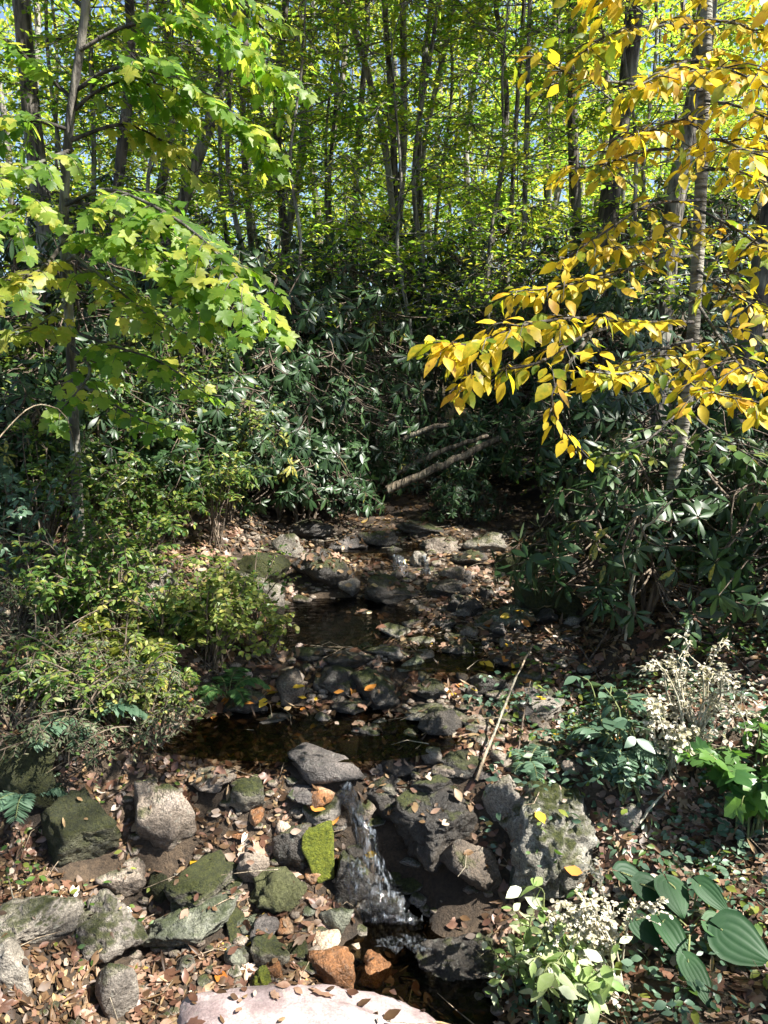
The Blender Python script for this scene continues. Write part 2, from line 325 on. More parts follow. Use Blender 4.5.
# leaf templates: unit length along +x, normal +z ------------------------------------------------
def tmpl_ovate(w=.5, fold=.10, droop=.16, st=((.0, .0), (.22, .72), (.48, 1.0), (.76, .62), (1.0, .0))):
    v = []; f = []
    for x, k in st:
        z = -droop * x * x
        if k == 0: v.append((x, 0, z))
        else: v += [(x, -w / 2 * k, z + fold * w * k), (x, 0, z), (x, w / 2 * k, z + fold * w * k)]
    idx = [0]; n = len(st) - 2
    rows = [[1 + 3 * i, 2 + 3 * i, 3 + 3 * i] for i in range(n)]; last = 1 + 3 * n
    f += [[0, rows[0][1], rows[0][0]][::-1], [0, rows[0][2], rows[0][1]][::-1]]
    for i in range(n - 1):
        a, b = rows[i], rows[i + 1]
        f += [[a[0], b[0], b[1], a[1]], [a[1], b[1], b[2], a[2]]]
    f += [[rows[-1][0], last, rows[-1][1]], [rows[-1][1], last, rows[-1][2]]]
    return np.array(v, float), f
def tmpl_maple():
    half = [(.02, .0), (-.05, .16), (.06, .30), (.10, .46), (.22, .38), (.34, .52), (.50, .62), (.52, .44), (.50, .26), (.62, .28), (.74, .26), (.86, .12), (1.0, .0)]
    v = []; 
    up = [(x, y) for x, y in half]; dn = [(x, -y) for x, y in half[1:-1]][::-1]
    pts = up + dn
    v = [(x, y, -.22 * x * x - .25 * y * y + .06 * abs(y)) for x, y in pts]
    v.append((.30, 0, -.05)); c = len(v) - 1; n = len(pts)
    f = [[c, (i + 1) % n, i] for i in range(n)]
    return np.array(v, float), f
def tmpl_diamond(w=.55):
    v = [(0, 0, 0), (.45, -w / 2, .06), (1, 0, -.12), (.45, w / 2, .06)]
    return np.array(v, float), [[0, 1, 2], [0, 2, 3]]
def tmpl_rhodo():
    v, f = tmpl_ovate(.27, -.12, .22, ((0, 0), (.16, .45), (.42, .92), (.62, 1.0), (.84, .62), (1, 0)))
    return v, f
def tmpl_heart(nx=18, ny=19):
    v = []; f = []
    for i in range(nx):
        t = i / (nx - 1)
        w = float(np.interp(t, [0, .03, .12, .28, .5, .75, .92, 1], [.03, .22, .38, .46, .40, .23, .08, .0]))
        for j in range(ny):
            q = j / (ny - 1) * 2 - 1
            v.append((t - .26 * abs(q) ** 1.5 * (1 - t) ** 2, q * w, .16 * abs(q) ** 1.3 * w - .16 * t * t - .05 * abs(q) * t + .011 * math.cos(q * math.pi * 6) * (w / .42)))
    for i in range(nx - 1):
        for j in range(ny - 1):
            a = i * ny + j; f.append([a, a + ny, a + ny + 1, a + 1])
    return np.array(v, float), f
T = {'ovate': tmpl_ovate(), 'maple': tmpl_maple(), 'diamond': tmpl_diamond(), 'rhodo': tmpl_rhodo(), 'heart': tmpl_heart(),
     'narrow': tmpl_ovate(.3, .08, .2), 'round': tmpl_ovate(.78, .08, .12, ((0, 0), (.2, .85), (.5, 1), (.8, .7), (1, 0))),
     'litter': tmpl_ovate(.55, .10, -.08), 'litter2': tmpl_ovate(.5, -.12, .14), 'scrap': tmpl_ovate(.22, .5, -.5)}
class Leaves:
    def __init__(s): s.p = []; s.d = []; s.n = []; s.s = []; s.r = []
    def add(s, p, d, n, sc, r=None):
        s.p.append(p); s.d.append(d); s.n.append(n); s.s.append(sc); s.r.append(R.random() if r is None else r)
    def thin(s, base, far=5.5, keep=.04):
        """leave out the leaves that would close a gap in the canopy"""
        P = np.array(s.p) + np.asarray(base); m = ~(open_to_sun(P) & (P @ S > far)) | (R.random(len(P)) < keep)
        for k in ('p', 'd', 'n', 's', 'r'): setattr(s, k, [v for v, q in zip(getattr(s, k), m) if q])
    def build(s, name, tmpl, mat, parent=None, origin=None, warp=1.0):
        p = np.array(s.p, float).reshape(-1, 3); d = nrm(np.array(s.d, float)); n = np.array(s.n, float)
        if origin is not None: p = p - origin
        z = nrm(n - (n * d).sum(-1, keepdims=True) * d); y = np.cross(z, d)
        tv, tf = T[tmpl]; sc = np.array(s.s, float)
        nl, k = len(p), len(tv); X, Y, Z = tv[None, :, 0], tv[None, :, 1], tv[None, :, 2]
        g = lambda a: (R.standard_normal((nl, 1)) * a)
        wi = 1 + g(.13); sk = g(.10)
        Zl = Z + warp * (g(.13) * X * X + g(.16) * np.abs(Y) + g(.35) * X * Y); Yl = Y * wi + sk * X * (1 - X) * warp
        V = p[:, None, :] + sc[:, None, None] * ((X + 0 * Yl)[..., None] * d[:, None, :] + Yl[..., None] * y[:, None, :] + Zl[..., None] * z[:, None, :])
        flat = np.concatenate([np.array(f) for f in tf]); lt = np.array([len(f) for f in tf])
        FF = (flat[None, :] + (np.arange(nl) * k)[:, None]).ravel(); LT = np.tile(lt, nl)
        return mesh_obj(name, V.reshape(-1, 3), FF, LT, mat, parent, np.repeat(np.array(s.r, float), k))

def tag(o, label=None, cat=None, group=None, kind=None):
    if label: o['label'] = label
    if cat: o['category'] = cat
    if group: o['group'] = group
    if kind: o['kind'] = kind
    return o
def thing(name, label, cat, loc, group=None):
    o = bpy.data.objects.new(name, None); col.objects.link(o); o.location = loc; o.empty_display_size = .2
    return tag(o, label, cat, group)
def copy_thing(root, loc, rz=0, sc=1.0, label=None, group=None):
    r = root.copy(); col.objects.link(r); r.location = loc; r.rotation_euler = (0, 0, rz); r.scale = (sc,) * 3
    if label: r['label'] = label
    if group: r['group'] = group
    for ch in list(root.children):
        c = ch.copy(); col.objects.link(c); c.parent = r
        for g in list(ch.children):
            d = g.copy(); col.objects.link(d); d.parent = c
    return r
def curve(pts, n):
    """smooth resample of a polyline (Catmull-Rom)"""
    P = np.asarray(pts, float); P = np.vstack([2 * P[0] - P[1], P, 2 * P[-1] - P[-2]])
    out = []; m = len(P) - 3
    for u in np.linspace(0, m - 1e-6, n):
        i = int(u); t = u - i; a, b, c, d = P[i:i + 4]
        out.append(.5 * ((2 * b) + (-a + c) * t + (2 * a - 5 * b + 4 * c - d) * t * t + (-a + 3 * b - 3 * c + d) * t ** 3))
    return np.array(out)
def rv(s=1.0): return R.standard_normal(3) * s
UP = np.array([0, 0, 1.0])

# ------------------------------------------------------------------ ground sheet
def axis(lo, hi, nlo, nhi, d, far, g=1.25):
    a = list(np.arange(nlo, nhi + 1e-6, d)); st = d
    while a[-1] < hi: st *= g; a.append(a[-1] + st)
    st = d
    while a[0] > lo: st *= g; a.insert(0, a[0] - st)
    return np.array(a)
gx = axis(-400, 400, -3.6, 3.6, .045, 0); gy = axis(-60, 400, 1.2, 9.5, .045, 0)
GX, GY = np.meshgrid(gx, gy); GZ = hgt(GX, GY)
nzv = np.array([noise.fractal(Vector((x * 2.6, y * 2.6, 0)), .8, 2.1, 5) if (abs(x) < 4 and 1 < y < 10) else 0 for x, y in zip(GX.ravel(), GY.ravel())]).reshape(GX.shape)
GZ = GZ + .028 * nzv
gV = np.stack([GX, GY, GZ], -1).reshape(-1, 3); w_ = len(gx)
ii, jj = np.meshgrid(np.arange(len(gy) - 1), np.arange(w_ - 1), indexing='ij'); a_ = (ii * w_ + jj).ravel()
gF = np.stack([a_, a_ + 1, a_ + w_ + 1, a_ + w_], -1)
ground = mesh_obj('ground', gV, gF.ravel(), np.full(len(gF), 4), M['soil']); tag(ground, kind='structure')

bvh_v = [gV]; bvh_f = [gF]; owner = [np.full(len(gF), -1)]; bvh_n = len(gV)

# ------------------------------------------------------------------ rocks
def ico(level):
    bm = bmesh.new(); bmesh.ops.create_icosphere(bm, subdivisions=level, radius=1)
    v = np.array([x.co[:] for x in bm.verts]); f = np.array([[q.index for q in p.verts] for p in bm.faces]); bm.free()
    return v, f
ICO = {l: ico(l) for l in (2, 3, 4, 5)}
def rock_shape(rng, level, ang=.6, rough=.05, npl=11, planes=None):
    v, f = ICO[level]
    n = nrm(rng.standard_normal((npl, 3))); d = rng.uniform(.42, .95, npl)
    if planes is not None: n = nrm(np.array([p[:3] for p in planes], float)); d = np.array([p[3] for p in planes], float)
    dots = v @ n.T; r = np.where(dots > .05, d[None] / np.maximum(dots, .05), 9.0)
    k = 16 + 55 * ang
    rs = -np.log(np.exp(-k * np.minimum(r, 2)).sum(1) + np.exp(-k * 1.15)) / k
    bl = min(1, ang * 1.35); rr = bl * rs + (1 - bl) * .92
    P = v * rr[:, None]
    off = rng.uniform(0, 90, 3)
    dn = np.array([noise.fractal(Vector(tuple(p * 1.9 + off)), .7, 2.2, 7) for p in v])
    df = np.array([noise.noise(Vector(tuple(p * 8 + off))) for p in v])
    rd = np.array([abs(noise.noise(Vector((p[0] * 2.2 + off[1], p[1] * 2.2, p[2] * 5 + off[0])))) for p in v])
    P = P * (1 + rough * 2.2 * dn + rough * .4 * df - rough * 1.6 * np.maximum(0, .22 - rd) / .22 * .5)[:, None]
    lo, hi = P.min(0), P.max(0); P = (P - (lo + hi) / 2) / ((hi - lo) / 2)
    return P, f
rock_id = 0; rock_clean = {}
def rock(px, py, w, h, mat, label, cat='rock', name='rock', dr=.75, ang=.6, rough=.075, rz=0.0, tilt=(0, 0), sink=.32, H=None, level=None, group=None, litter=.12, seed=None, planes=None):
    global bvh_n, rock_id
    rng = np.random.default_rng(seed if seed is not None else int(px * 31 + py * 7))
    c = hit(px, py)
    for _ in range(2):
        dep = project(c)[2]; W = w * dep / F; hm = h * dep / F; D = W * dr
        a = math.atan2(CAMZ - c[2], c[1])
        Hh = H * W if H else 2 * math.sqrt(max((hm / 2) ** 2 - (D / 2 * math.sin(a)) ** 2, (.17 * W) ** 2)) / math.cos(a)
        c = hit(px, py, Hh * (.5 - sink))
    lv = level or (5 if w > 85 else 4 if w > 34 else 3)
    P, f = rock_shape(rng, lv, min(.95, .35 + .75 * ang), rough, planes=planes)
    P = P * np.array([W / 2, D / 2, Hh / 2])
    o = mesh_obj(name, P, f.ravel(), np.full(len(f), 3), M[mat])
    o.location = c; o.rotation_euler = (tilt[0], tilt[1], rz)
    tag(o, label, cat, group)
    Mx = np.array(Matrix.Translation(Vector(c)) @ o.rotation_euler.to_matrix().to_4x4())
    wv = P @ Mx[:3, :3].T + Mx[:3, 3]
    bvh_v.append(wv); bvh_f.append(np.hstack([f, f[:, 2:3]]) + bvh_n); bvh_n += len(wv)
    owner.append(np.full(len(f), rock_id)); rock_clean[rock_id] = litter; rock_id += 1
    return o
# bottom left bank of boulders
rock(36, 918, 92, 58, 'palerock', 'long pale boulder with a mossy hollow, resting against the left edge above the litter', rz=.45, ang=.5, litter=.02)
rock(104, 934, 88, 66, 'grey', 'speckled rounded boulder with pale lichen beside the long pale boulder', ang=.35, litter=.03)
rock(118, 992, 42, 66, 'grey', 'smooth upright oval stone standing in dry leaves below the speckled boulder', ang=.2, rough=.03, dr=.9, litter=0)
rock(14, 972, 50, 56, 'palerock', 'lichen spotted stone cut by the lower left edge', ang=.4)
rock(164, 824, 64, 86, 'tan', 'tall tan blocky boulder between the brush and the mossy leaning slab', ang=.75, dr=.7, litter=.02)
rock(82, 836, 78, 80, 'olive', 'dark green mossy boulder under the dry brush on the left bank', ang=.7, litter=.05)
rock(122, 877, 50, 38, 'tan', 'low brown stone in shade below the tall tan boulder')
rock(216, 870, 46, 100, 'mossy', 'leaning slab, green with moss on top and bare grey at its lower end', dr=2.4, rz=-.45, ang=.5, H=.75, litter=.02)
rock(192, 930, 96, 50, 'greengrey', 'flat green-grey slab slanting up from the wet rust gravel', rz=.5, dr=.55, ang=.6, litter=.04)
rock(247, 796, 38, 34, 'mossy', 'round mossy stone with a dark hollow beside the tan boulder', ang=.2, litter=.03)
rock(210, 780, 56, 26, 'tan', 'flat pale stone at the edge of the brown shallow water', ang=.5, litter=.3)
rock(158, 891, 24, 32, 'olive', 'small upright mossy stone wedged left of the leaning slab', ang=.3)
rock(276, 897, 62, 46, 'shaggy', 'stone covered in shaggy pale moss in the middle of the gravel', ang=.4, rough=.10, litter=.03)
rock(318, 851, 34, 50, 'moss', 'bright yellow-green moss covered wedge standing beside the waterfall', ang=.85, dr=.6, rough=.03, tilt=(-.1, 0), litter=0, seed=5, level=5, sink=.12, planes=[(1, 0, .08, .62), (-.8, 0, -.55, .52), (-.28, 0, 1, .75), (.25, 0, -1, .85), (-1, 0, .15, .75), (0, -1, .2, .6), (0, 1, .1, .7)])
rock(325, 767, 80, 40, 'darkdry', 'smooth dark grey long rock at the lip of the waterfall', ang=.55, rough=.03, dr=.6, litter=0, rz=-.1)
rock(306, 797, 44, 24, 'darkdry', 'flat dark stone tucked under the smooth long rock', ang=.4, litter=.02)
rock(322, 813, 44, 30, 'grey', 'grey stone under the lip left of the falling water', ang=.6, litter=.05)
rock(324, 942, 34, 19, 'creamrock', 'cream and tan pebble lying next to the orange rusty stone', 'stone', ang=.3, rough=.04, litter=0, level=4)
rock(331, 970, 50, 42, 'rust', 'rust orange stone with a pale face by the foaming stream', ang=.35, litter=.02)
rock(271, 955, 40, 36, 'mossy', 'moss topped stone left of the rust orange stone', ang=.4)
rock(262, 981, 20, 28, 'moss', 'small bright mossy stone just above the reddish slab', 'stone', ang=.4, level=4, litter=0)
rock(251, 925, 34, 18, 'greengrey', 'low grey-green stone below the shaggy moss stone', ang=.4)
rock(235, 962, 22, 28, 'greengrey', 'small greenish stone in leaves left of the moss topped stone', ang=.4)
rock(336, 920, 36, 34, 'greengrey', 'angular wet greenish stone right of the shaggy moss stone', ang=.85)
rock(252, 866, 36, 38, 'tan', 'brown wet stone right of the leaning slab', ang=.4)
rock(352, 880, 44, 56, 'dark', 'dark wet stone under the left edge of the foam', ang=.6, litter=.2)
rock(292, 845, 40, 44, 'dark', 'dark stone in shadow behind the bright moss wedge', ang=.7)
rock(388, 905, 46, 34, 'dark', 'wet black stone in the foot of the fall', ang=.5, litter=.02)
rock(372, 972, 46, 34, 'rust', 'brown rusty stone beside the dark pool at the bottom', ang=.5)
# right of the fall
rock(436, 820, 84, 70, 'wet', 'large dark slanting rock with dry leaves on top right of the waterfall', rz=.45, dr=.75, ang=.8, litter=.5, level=5, planes=[(-.25, -.35, 1, .5), (.2, -1, -.1, .62), (-1, -.3, 0, .8), (1, 0, .2, .85), (0, 1, 0, .8), (0, 0, -1, .8), (.5, -.3, .8, .7), (-.6, -.8, .3, .75)])
rock(470, 866, 66, 58, 'wetbrown', 'square brown boulder with a sunlit worn top above the lower pool', ang=.7, litter=.06)
rock(384, 798, 56, 44, 'dark', 'wet mossy ledge stone at the right side of the water chute', ang=.6, litter=.3)
rock(462, 962, 104, 60, 'dark', 'low dark rock with moss sitting at the pool edge below the square boulder', ang=.5, litter=.1)
rock(550, 838, 98, 108, 'ridged', 'large pale ridged boulder among ivy at the right of the stream', ang=.6, dr=.9, litter=.08, rough=.10, planes=[(0, -.6, .8, .55), (.5, -.2, .8, .6), (-.6, -.2, .6, .7), (1, 0, .1, .8), (-1, .1, 0, .8), (0, 1, .2, .8), (.4, -1, .1, .75), (-.5, -.9, 0, .8), (0, 0, -1, .8), (.1, .3, 1, .7)])
rock(505, 806, 46, 60, 'palerock', 'yellowish hump of stone against the left flank of the ridged boulder', ang=.4, litter=.1)
rock(632, 820, 28, 34, 'grey', 'grey stone half buried in the right bank', ang=.4)
# middle
rock(540, 710, 50, 34, 'clean', 'flat pale angular slab on the leafy gravel beside the leaning stick', ang=.9, dr=.8, tilt=(.25, -.1), rz=-.3, litter=0, H=.32)
rock(541, 748, 40, 18, 'tan', 'small flat stone below the pale angular slab', ang=.7, litter=.1)
rock(262, 572, 58, 40, 'olive', 'rounded olive mossy boulder on the upper left bank', ang=.3, litter=.02)
rock(252, 590, 78, 34, 'palerock', 'long pale slab sloping down below the olive boulder', ang=.5, dr=.45, tilt=(0, .30), litter=.02)
rock(328, 572, 76, 46, 'wet', 'wide sloping rock under scattered leaves at the head of the pool', ang=.6, tilt=(.1, .2), litter=.45)
rock(288, 546, 34, 26, 'palerock', 'small pale stone above the sloping leafy rock', ang=.5)
rock(392, 594, 56, 34, 'dark', 'dark wedge of rock jutting into the pool from its right side', ang=.8, tilt=(0, .2), litter=.25)
rock(418, 562, 18, 24, 'palerock', 'pale knob of stone splitting the little cascade', ang=.4, level=4, litter=0)
rock(398, 556, 26, 22, 'wet', 'dark stone left of the little cascade', ang=.5)
rock(506, 618, 60, 30, 'greengrey', 'smooth flat-topped rock with yellow leaves on top in the gravel bar', ang=.3, litter=.35, rz=-.2)
rock(464, 606, 40, 28, 'wet', 'dark rounded stone left of the leaf topped rock', ang=.35, rz=.3)
rock(545, 600, 66, 48, 'olive', 'mossy boulder under the hanging rhododendron leaves', ang=.4)
rock(400, 634, 40, 20, 'palerock', 'pale angular stone poking out of the middle of the stream', ang=.9, rz=.5)
rock(418, 643, 34, 15, 'grey', 'flat grey stone lying right of the pale angular stone', ang=.8)
rock(386, 652, 46, 15, 'grey', 'thin flat stone lying across the shallow stream', ang=.7)
rock(412, 664, 32, 15, 'greengrey', 'small greenish flat stone below the thin flat stone', ang=.6)
rock(291, 690, 30, 44, 'wetbrown', 'upright brown block with a sunlit face at the pool outlet', ang=.8, dr=.8, litter=.02)
rock(243, 701, 54, 30, 'dark', 'dark wet rock below the yellowish bush on the left bank', ang=.5)
rock(376, 688, 64, 38, 'dark', 'dark mossy ledge stone below the shallow pool', ang=.6, rz=-.4, litter=.2)
rock(338, 680, 50, 32, 'dark', 'dark low stone right of the upright brown block', ang=.6, litter=.3)
rock(490, 683, 48, 28, 'wet', 'dark oval stone lying in brown leaves above the stick', ang=.4, litter=.05)
rock(440, 726, 48, 36, 'wet', 'rounded banded rock under the long flat slab', ang=.3, litter=.02)
rock(436, 712, 62, 12, 'palerock', 'long flat slab balanced on the banded rock', ang=.7, H=.14, litter=.06)
rock(474, 724, 36, 14, 'tan', 'slim tan stone right of the banded rock', ang=.6, rz=-.3)
rock(418, 741, 46, 24, 'dark', 'wet green-black stone at the foot of the banded rock', ang=.6)
rock(366, 735, 36, 22, 'dark', 'black wet stone in the riffle behind the smooth long rock', ang=.6, litter=.3)
rock(462, 765, 44, 24, 'dark', 'dark stone in the riffle near the foot of the stick', ang=.6, litter=.2)
rock(28, 762, 70, 90, 'olive', 'big mossy boulder behind brush at the left edge of the bank', ang=.5, litter=.05)
rock(148, 582, 64, 40, 'grey', 'grey boulder half hidden by ferns on the left bank', ang=.6, litter=.1)
rock(484, 543, 44, 24, 'palerock', 'pale stone at the far head of the gravel bar', ang=.7)
rock(438, 545, 40, 20, 'tan', 'flat brown stone above the little cascade', ang=.6, litter=.3)
rock(350, 545, 50, 20, 'darkdry', 'long dark stone in the shade under the rhododendron', ang=.5, litter=.4)
rock(518, 562, 46, 24, 'olive', 'low mossy stone behind the gravel bar', ang=.4)
rock(452, 575, 30, 18, 'tan', 'brown stone just right of the little cascade', ang=.5)
rock(345, 618, 30, 12, 'dark', 'black stone barely breaking the pool surface', ang=.4)
rock(528, 585, 28, 14, 'grey', 'small grey stone above the mossy boulder in the gravel', ang=.5)
for px, py, w_, h_, lab in [(310, 655, 44, 22, 'black stone just below the pool rim'), (350, 660, 52, 22, 'broad dark stone across the pool outlet'), (430, 690, 40, 24, 'dark stone between the dark ledge and the oval stone'),
        (455, 650, 40, 20, 'dark flat stone in the gravel right of the thin flat stone'), (275, 725, 44, 20, 'dark stone in the shallow water left of centre'), (400, 765, 40, 24, 'black stone right of the smooth long rock'),
        (432, 785, 44, 26, 'dark stone above the slanting rock'), (350, 708, 38, 18, 'wet stone under the bright leaf patch'), (365, 620, 60, 22, 'dark submerged rock at the right of the pool'),
        (300, 622, 40, 16, 'dark rock at the left rim of the pool'), (450, 590, 44, 22, 'dark rock below the little cascade'), (380, 540, 46, 22, 'dark rock under the thicket above the pool'),
        (420, 530, 50, 20, 'dark rock farthest up the stream under the thicket'), (470, 560, 40, 20, 'dark stone behind the mossy boulder and gravel'), (310, 530, 50, 22, 'dark rock in the shade at the far left of the stream')]:
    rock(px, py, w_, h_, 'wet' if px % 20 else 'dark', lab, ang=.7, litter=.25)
# reddish slab at the bottom of the frame
slab = rock(322, 1068, 290, 130, 'pink', 'broad smooth reddish slab with scraps of dry leaf along the bottom edge', 'slab', 'stone_slab', dr=.55, ang=.15, rough=.03, litter=.06, seed=11, sink=.3)

# small loose stones, one object each
smallmats = ['dark', 'darkdry', 'tan', 'grey', 'greengrey', 'tan', 'striped']
sp_ = []
for k in range(1200):
    px, py = R.uniform(180, 600), R.uniform(545, 985)
    inb = (py > 860 and 150 < px < 360) or (560 < py < 780 and 290 < px < 590) or (780 < py < 900 and 230 < px < 440)
    if inb and all((px - a) ** 2 + (py - b) ** 2 > 15 ** 2 for a, b in sp_): sp_.append((px, py))
    if len(sp_) >= 170: break
for px, py in sp_:
    far = py < 780
    s = R.uniform(9, 24) * (1.15 if far else R.choice([.9, 1.1, 1.6]))
    rock(px, py, s, s * R.uniform(.5, .8), (smallmats if far or px > 420 else smallmats + ['rust', 'rust', 'creamrock', 'mossy', 'palerock'])[int(R.integers(len(smallmats) + (0 if far or px > 420 else 5)))],
         'small loose stone lying among leaves in the upper streambed' if far else 'small loose stone lying among wet leaves below the waterfall', 'stone', 'stone',
         rz=R.uniform(0, 3), ang=.5, dr=.8, level=3, group='loose stones of the upper streambed' if far else 'loose stones below the waterfall', seed=int(px * 97 + py))

BV = np.concatenate(bvh_v); BF = np.concatenate(bvh_f); OWN = np.concatenate(owner)
bvh = BVHTree.FromPolygons([tuple(v) for v in BV], [tuple(f) if f[2] != f[3] else tuple(f[:3]) for f in BF.tolist()])
def drop(x, y):
    h, n, i, _ = bvh.ray_cast(Vector((x, y, 6)), Vector((0, 0, -1)))
    if h is None: return None
    return np.array(h), np.array(n), int(OWN[i])

# ------------------------------------------------------------------ water
def pool(cx, cy, rx, ry, z):
    n = 40; an = np.linspace(0, 2 * np.pi, n, endpoint=False)
    rr = 1 + .08 * np.sin(3 * an + cx * 7)
    V = np.stack([cx + rx * np.cos(an) * rr, cy + ry * np.sin(an) * rr, np.full(n, z)], -1)
    o = mesh_obj('stream_water', V - np.array([cx, cy, z]), np.arange(n), [n], M['water']); o.location = (cx, cy, z)
    tag(o, kind='structure')
pool(.14, 2.62, .55, .62, float(hgt(.12, 2.75)) + .055)
pool(-.42, 3.72, .85, .5, float(hgt(-.45, 3.72)) + .045)
pool(-.25, 4.95, .8, .8, float(hgt(-.3, 4.95)) + .10)
pool(.45, 4.35, .5, .4, float(hgt(.45, 4.35)) + .03)
pool(-.1, 6.25, .6, .35, float(hgt(-.1, 6.25)) + .02)
def fall(path, widths, seed):
    rng = np.random.default_rng(seed); P = curve(path, 26); W = np.interp(np.linspace(0, 1, 26), np.linspace(0, 1, len(widths)), widths)
    m = 15; V = []
    for i, (p, w) in enumerate(zip(P, W)):
        for j in range(m):
            s = j / (m - 1) * 2 - 1
            V.append(p + np.array([s * w / 2, .0, 0]) + np.array([0, -.025 * (1 - s * s), .02 * (1 - s * s)]) + rng.standard_normal(3) * .009)
    V = np.array(V); o = V[0].copy()
    a = np.array([[i * m + j, i * m + j + 1, (i + 1) * m + j + 1, (i + 1) * m + j] for i in range(25) for j in range(m - 1)])
    ob = mesh_obj('waterfall', V - o, a.ravel(), np.full(len(a), 4), M['foam']); ob.location = o; tag(ob, kind='structure')
def on(px, py, lift=.03):
    d = ray(px, py); h, n, i, t = bvh.ray_cast(Vector((0, 0, CAMZ)), Vector(tuple(d)))
    return np.array(h) - d / np.linalg.norm(d) * lift
fall([on(346, 784), on(350, 800), on(360, 822), on(366, 850), on(374, 880), on(382, 905), on(384, 920, .04)], [.05, .07, .08, .11, .16, .21, .24], 3)
fall([on(352, 860, .05), on(362, 890, .05), on(385, 925, .04), on(420, 950, .03)], [.06, .12, .2, .3], 4)
fall([on(372, 905, .035), on(392, 918, .035), on(412, 930, .03)], [.16, .26, .2], 8)
fall([on(397, 556), on(400, 566), on(402, 578)], [.08, .12, .16], 5)
fall([on(424, 558), on(425, 568), on(426, 576)], [.05, .06, .08], 6)

# ------------------------------------------------------------------ leaf litter and gravel
def scatter_litter(n, x0, x1, y0, y1, mat, name, smin, smax, keep, tm, lift=.006):
    Lv = Leaves()
    for x, y in zip(R.uniform(x0, x1, n), R.uniform(y0, y1, n)):
        if R.random() > keep(x, y): continue
        q = drop(x, y)
        if q is None: continue
        p, nn, ow = q
        if nn[2] < .5: continue
        if ow >= 0 and R.random() > rock_clean[ow]: continue
        nn = nrm(nn + rv(.28)); a = R.uniform(0, 6.28); d = nrm(np.array([math.cos(a), math.sin(a), 0]) + rv(.1)); d = nrm(d - nn * (d @ nn))
        Lv.add(p + nn * R.uniform(.003, lift + .012) - d * smin * .5, d, nn, R.uniform(smin, smax), min(1, max(0, R.beta(2.0, 2.2))))
    o = Lv.build(name, tm, M[mat]); tag(o, kind='stuff'); return o
def blotch(x, y, s=1.6, o=0):
    return noise.noise(Vector((x * s + o, y * s, o * 3.1)))
chan = lambda x, y: (.25 if (2.3 < y < 3.25 and -.2 < x < .45) else 1)
scatter_litter(20000, -3.4, 3.6, 1.9, 9.5, 'litter', 'leaf_litter', .03, .07, lambda x, y: chan(x, y) * min(1, max(.3, .8 + 1.3 * blotch(x, y))), 'litter')
scatter_litter(17000, -2.3, 2.4, 1.9, 6.5, 'litter', 'leaf_litter', .03, .06, lambda x, y: chan(x, y) * min(1, max(.25, .7 + 1.5 * blotch(x, y, 2, 5))), 'litter2')
scatter_litter(9000, -2.2, .2, 1.9, 3.5, 'litter', 'leaf_litter', .015, .04, lambda x, y: chan(x, y), 'litter2')
scatter_litter(13000, -2.2, 1.9, 1.9, 3.7, 'litter_red', 'leaf_litter', .02, .058, lambda x, y: chan(x, y) * min(1, max(.2, .55 + 1.6 * blotch(x, y, 2, 9))), 'litter')
scatter_litter(5200, -2.4, 2.4, 1.9, 6, 'litter_red', 'leaf_litter', .04, .08, lambda x, y: chan(x, y) * .8, 'maple')
scatter_litter(2500, -2.3, 2.3, 1.9, 5.2, 'litter', 'leaf_litter', .03, .08, lambda x, y: chan(x, y) * .9, 'scrap', .02)
def twig_litter(n):
    mb = MB()
    for x, y in zip(R.uniform(-2.6, 2.6, n), R.uniform(1.95, 6.5, n)):
        q = drop(x, y)
        if q is None or q[1][2] < .5 or (q[2] >= 0 and R.random() < .7): continue
        a = R.uniform(0, 6.28); l = R.uniform(.05, .28); d = np.array([math.cos(a), math.sin(a), R.uniform(-.05, .12)]); p = q[0] + UP * .015
        mb.tube([p, p + d * l * .5 + rv(.012), p + d * l + rv(.012)], [.0028, .0022, .001], 4)
    tag(mb.build('twig_litter', M['deadwood']), kind='stuff')
twig_litter(900)
def gravel(n):
    v, f = ICO[2]; V = []; FF = []; k = 0
    for x, y in zip(R.uniform(-1.2, 1.3, n), R.uniform(2.2, 6.8, n)):
        z = float(hgt(x, y)); s = R.uniform(.008, .026)
        V.append(v * (s * np.array([1.3, 1, .7])) * (1 + R.uniform(-.2, .2, (len(v), 1))) + np.array([x, y, z + s * .3])); FF.append(f + k); k += len(v)
    FF = np.concatenate(FF); o = mesh_obj('gravel', np.concatenate(V), FF.ravel(), np.full(len(FF), 3), M['tan']); tag(o, kind='stuff')
gravel(1700)

# bright single leaves one can point to
def fallen(px, py, mat, label, s=.07, tm='litter', group=None, name='fallen_leaf'):
    p = on(px, py, .012); d = rv(); d[2] *= .1; d = nrm(d)
    Lv = Leaves(); Lv.add(-d * s * .5, d, nrm(UP + np.array([0, -.5, 0]) + rv(.15)), s, R.random())
    o = Lv.build(name, tm, M[mat]); o.location = p; tag(o, label, 'leaf', group); return o
fallen(194, 861, 'leaf_yellow', 'bright yellow leaf lying at the top left of the leaning slab', .075)
fallen(371, 856, 'leaf_yellow', 'yellow leaf stuck on wet rock at the left of the foam', .06)
fallen(222, 977, 'leaf_orange', 'amber leaf on the wet gravel left of the moss topped stone', .085)
fallen(222, 948, 'leaf_yellow', 'lemon yellow leaf on the flat green-grey slab tip', .06)
fallen(248, 942, 'leaf_yellow', 'pale cream leaf between the low stones', .075)
fallen(398, 745, 'leaf_yellow', 'small yellow leaf in the dark riffle', .05)
fallen(318, 808, 'leaf_orange', 'orange-red leaf above the moss wedge', .08)
fallen(336, 820, 'leaf_orange', 'orange leaf on the pale stone at the chute', .075)
fallen(505, 660, 'leaf_orange', 'orange leaf on the gravel bar above the dark oval stone', .10)
